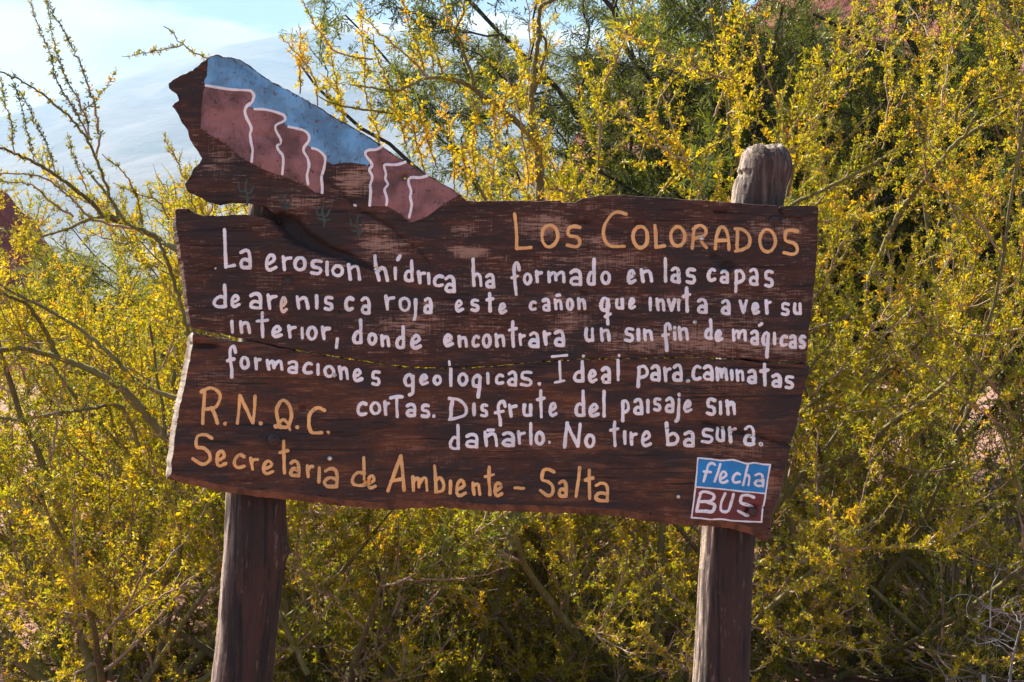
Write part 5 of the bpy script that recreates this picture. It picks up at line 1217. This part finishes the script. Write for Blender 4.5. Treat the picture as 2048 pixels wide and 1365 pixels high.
clone_t(m3, 0.2, 12.8, 3.7, 1.15, "pale green mesquite behind the ridge of painted wing and plank")
clone_t(m1, 2.9, 13.0, 0.7, 1.0, "mesquite tree beyond the dark boughs on the red slope's foot")

# -- dead grey twigs bottom right
rt = empty("dead_shrub", (1.72, 5.0, float(ground_z(1.72, 5.0))), "leafless silvery grey dead shrub in the bottom right corner", "shrub")
s = Plant(606)
RZ = (1500, 965, 3.412)
for p, r0 in (([(1770,1365),(1790,1200),(1820,1090),(1850,960),(1840,850),(1810,780)], 0.0075), ([(1820,1090),(1700,1020),(1560,960),(1480,900)], 0.005), ([(1850,970),(1730,900),(1620,860),(1560,800)], 0.005),
              ([(1640,990),(1640,870),(1650,720),(1700,600),(1720,540)], 0.004), ([(1800,1200),(1740,1150),(1680,1090),(1600,1060)], 0.0045), ([(1640,870),(1560,790),(1480,770),(1400,770)], 0.003),
              ([(1740,920),(1720,850),(1760,780)], 0.0028), ([(1850,950),(1900,880),(1960,800)], 0.004), ([(1340,1365),(1330,1320),(1310,1280)], 0.003), ([(1690,1075),(1600,1100),(1520,1120)], 0.0028)):
    P_ = traced(s, RZ, p, 5.0, 4.9, r0*0.9, r0*0.25, None, None, False, 0.0008)
    for q_ in (0.4, 0.7, 0.9):
        i_ = int(q_*(len(P_)-1)); T_, R_ = walk(s.r, P_[i_], norm(s.r.normal(size=3)+np.array([0, 0, 0.5])), 0.06+0.05*s.r.rand(), 5, 0.15, 0.2, 0.3, r0*0.35, 0.0006); s.twigs.append((T_, R_))
s.mids.append(walk(s.r, np.array([1.66, 5.02, -0.02]), np.array([0.0, 0, 1.0]), 0.45, 8, 0.04, 0.2, 0.1, 0.010, 0.007))
s.build(rt, None, (0, 0, 0), twig=M_GREYTWIG, thorn=False, names=("stem", "twigs", "leaves"), sides=(8, 6, 4))

# ------------------------------------------------------------------ rocks, log, litter on the ground
t = NT("pink_stone"); n_ = t.noise(sc=14, det=6); c = t.mix(t.ramp(n_, 0.4, 0.65), (0.36, 0.22, 0.17), (0.22, 0.12, 0.095)); t.bump(n_, 0.8, 0.02); M_STONE = t.base(c, 0.9)
t = NT("grey_log_wood"); n_ = t.noise((8, 60, 60), 1, 5, 0.6); c = t.mix(t.ramp(n_, 0.4, 0.6), (0.30, 0.25, 0.22), (0.16, 0.12, 0.10)); t.bump(n_, 0.8, 0.01); M_LOG = t.base(c, 0.9)
def rock(x, y, r, seed, label, flat=0.6):
    import bmesh
    bm = bmesh.new(); bmesh.ops.create_icosphere(bm, subdivisions=3, radius=1.0); r_ = np.random.RandomState(seed); ph = r_.rand(12)*6
    for v in bm.verts:
        c_ = v.co; k = 1+0.22*math.sin(c_.x*2.3+ph[0])*math.cos(c_.y*2.1+ph[1])+0.12*math.sin(c_.z*4+c_.x*3+ph[2])+0.06*math.sin(c_.y*9+ph[3])+0.04*math.sin(c_.x*13+c_.z*7+ph[4])
        v.co = Vector((c_.x*k*r*1.2, c_.y*k*r, c_.z*k*r*flat))
    me = bpy.data.meshes.new("rock"); bm.to_mesh(me); bm.free()
    o = bpy.data.objects.new("rock", me); COL.objects.link(o); me.materials.append(M_STONE)
    o.location = (x, y, float(ground_z(x, y))+r*flat*0.35); o.rotation_euler = (0, 0, r_.rand()*6); o['label'] = label; o['category'] = "rock"
rock(-0.55, 7.1, 0.13, 1, "reddish brown boulder half hidden under the bush between the posts", 0.8)
rock(1.32, 7.9, 0.10, 2, "pinkish stone in the shade right of the right post", 0.6)
rock(0.28, 7.4, 0.07, 3, "small pink stone near the fallen log", 0.6)
rock(-1.5, 7.4, 0.09, 4, "flat pink stone on the open soil left of the left post", 0.4)
rock(1.75, 7.1, 0.06, 5, "small stone among litter near the bottom right", 0.6)
rock(-0.95, 8.0, 0.11, 6, "stone on bright soil seen through twigs beside the left post's knob", 0.5)
lp, lr = walk(np.random.RandomState(4), np.array([0.55, 6.95, float(ground_z(0.6, 6.95))+0.03]), np.array([1.0, 0.25, 0.05]), 0.42, 9, 0.05, 0, 0, 0.055, 0.040)
V, F = tubes([(lp, lr)], 14); V += np.random.RandomState(1).normal(size=V.shape)*0.003
nl_ = len(V); F2 = [F, np.array([list(range(14))]), np.array([list(range(nl_-14, nl_))])]
o = link_mesh("log", np_mesh("log", V, F2, smooth=False), M_LOG); o['label'] = "short weathered grey log lying on the ground left of the right post"; o['category'] = "log"

r_ = np.random.RandomState(9)
N = 5200; gx_ = r_.uniform(-4, 4.5, N); gy_ = r_.uniform(5.2, 13, N); sz = 0.004+0.016*r_.rand(N)**3
ico = np.array([(0, 0, 1), (0.9, 0, 0.1), (0.3, 0.85, 0), (-0.75, 0.5, 0.05), (-0.7, -0.55, 0), (0.3, -0.85, 0.1)])
fi = np.array([(0, 1, 2), (0, 2, 3), (0, 3, 4), (0, 4, 5), (0, 5, 1)])
V = ico[None]*sz[:, None, None]*(0.8+0.4*r_.rand(N, 6, 1))+np.stack([gx_, gy_, ground_z(gx_, gy_)], 1)[:, None]
link_mesh("gravel", np_mesh("gravel", V.reshape(-1, 3), [(fi[None]+np.arange(N)[:, None, None]*6).reshape(-1, 3)]), M_STONE, None, 'stuff')
# fallen leaves and twigs
N = 16000; x_ = r_.uniform(-3.5, 4, N); y_ = r_.uniform(5.2, 11, N); P_ = np.stack([x_, y_, ground_z(x_, y_)+0.004], 1)
d = norm(r_.normal(size=(N, 3))*np.array([1, 1, 0.25])); sd_ = norm(np.cross(d, [0, 0, 1.0])); L = 0.008+0.03*r_.rand(N, 1)**3; w_ = 0.002+0.002*r_.rand(N, 1)
V = np.stack([P_-sd_*w_, P_+sd_*w_, P_+d*L+sd_*w_*0.5, P_+d*L-sd_*w_*0.5], 1).reshape(-1, 3); V[:, 2] = np.maximum(V[:, 2], ground_z(V[:, 0], V[:, 1])+0.002)
cl = np.where(r_.rand(N, 1) < 0.5, np.array([0.10, 0.07, 0.05]), np.array([0.30, 0.22, 0.10])); t = NT("litter_pieces"); M_LIT = t.base(t.attr("tint", True), 0.9)
link_mesh("leaf_litter", np_mesh("leaf_litter", V, [np.arange(len(V)).reshape(-1, 4)], colors=np.repeat(cl, 4, 0)), M_LIT, None, 'stuff')

for o in scene.objects:      # one group per kind of plant or stone
    if o.parent is None:
        g = {"thorn_bush": "yellow leaved thorn bushes of the thicket", "mesquite_tree": "mesquite trees behind the thicket", "low_shrub": "low shrubs on the bare ground", "rock": "stones on the ground under the bushes"}.get(o.name.split('.')[0])
        if g: o['group'] = g
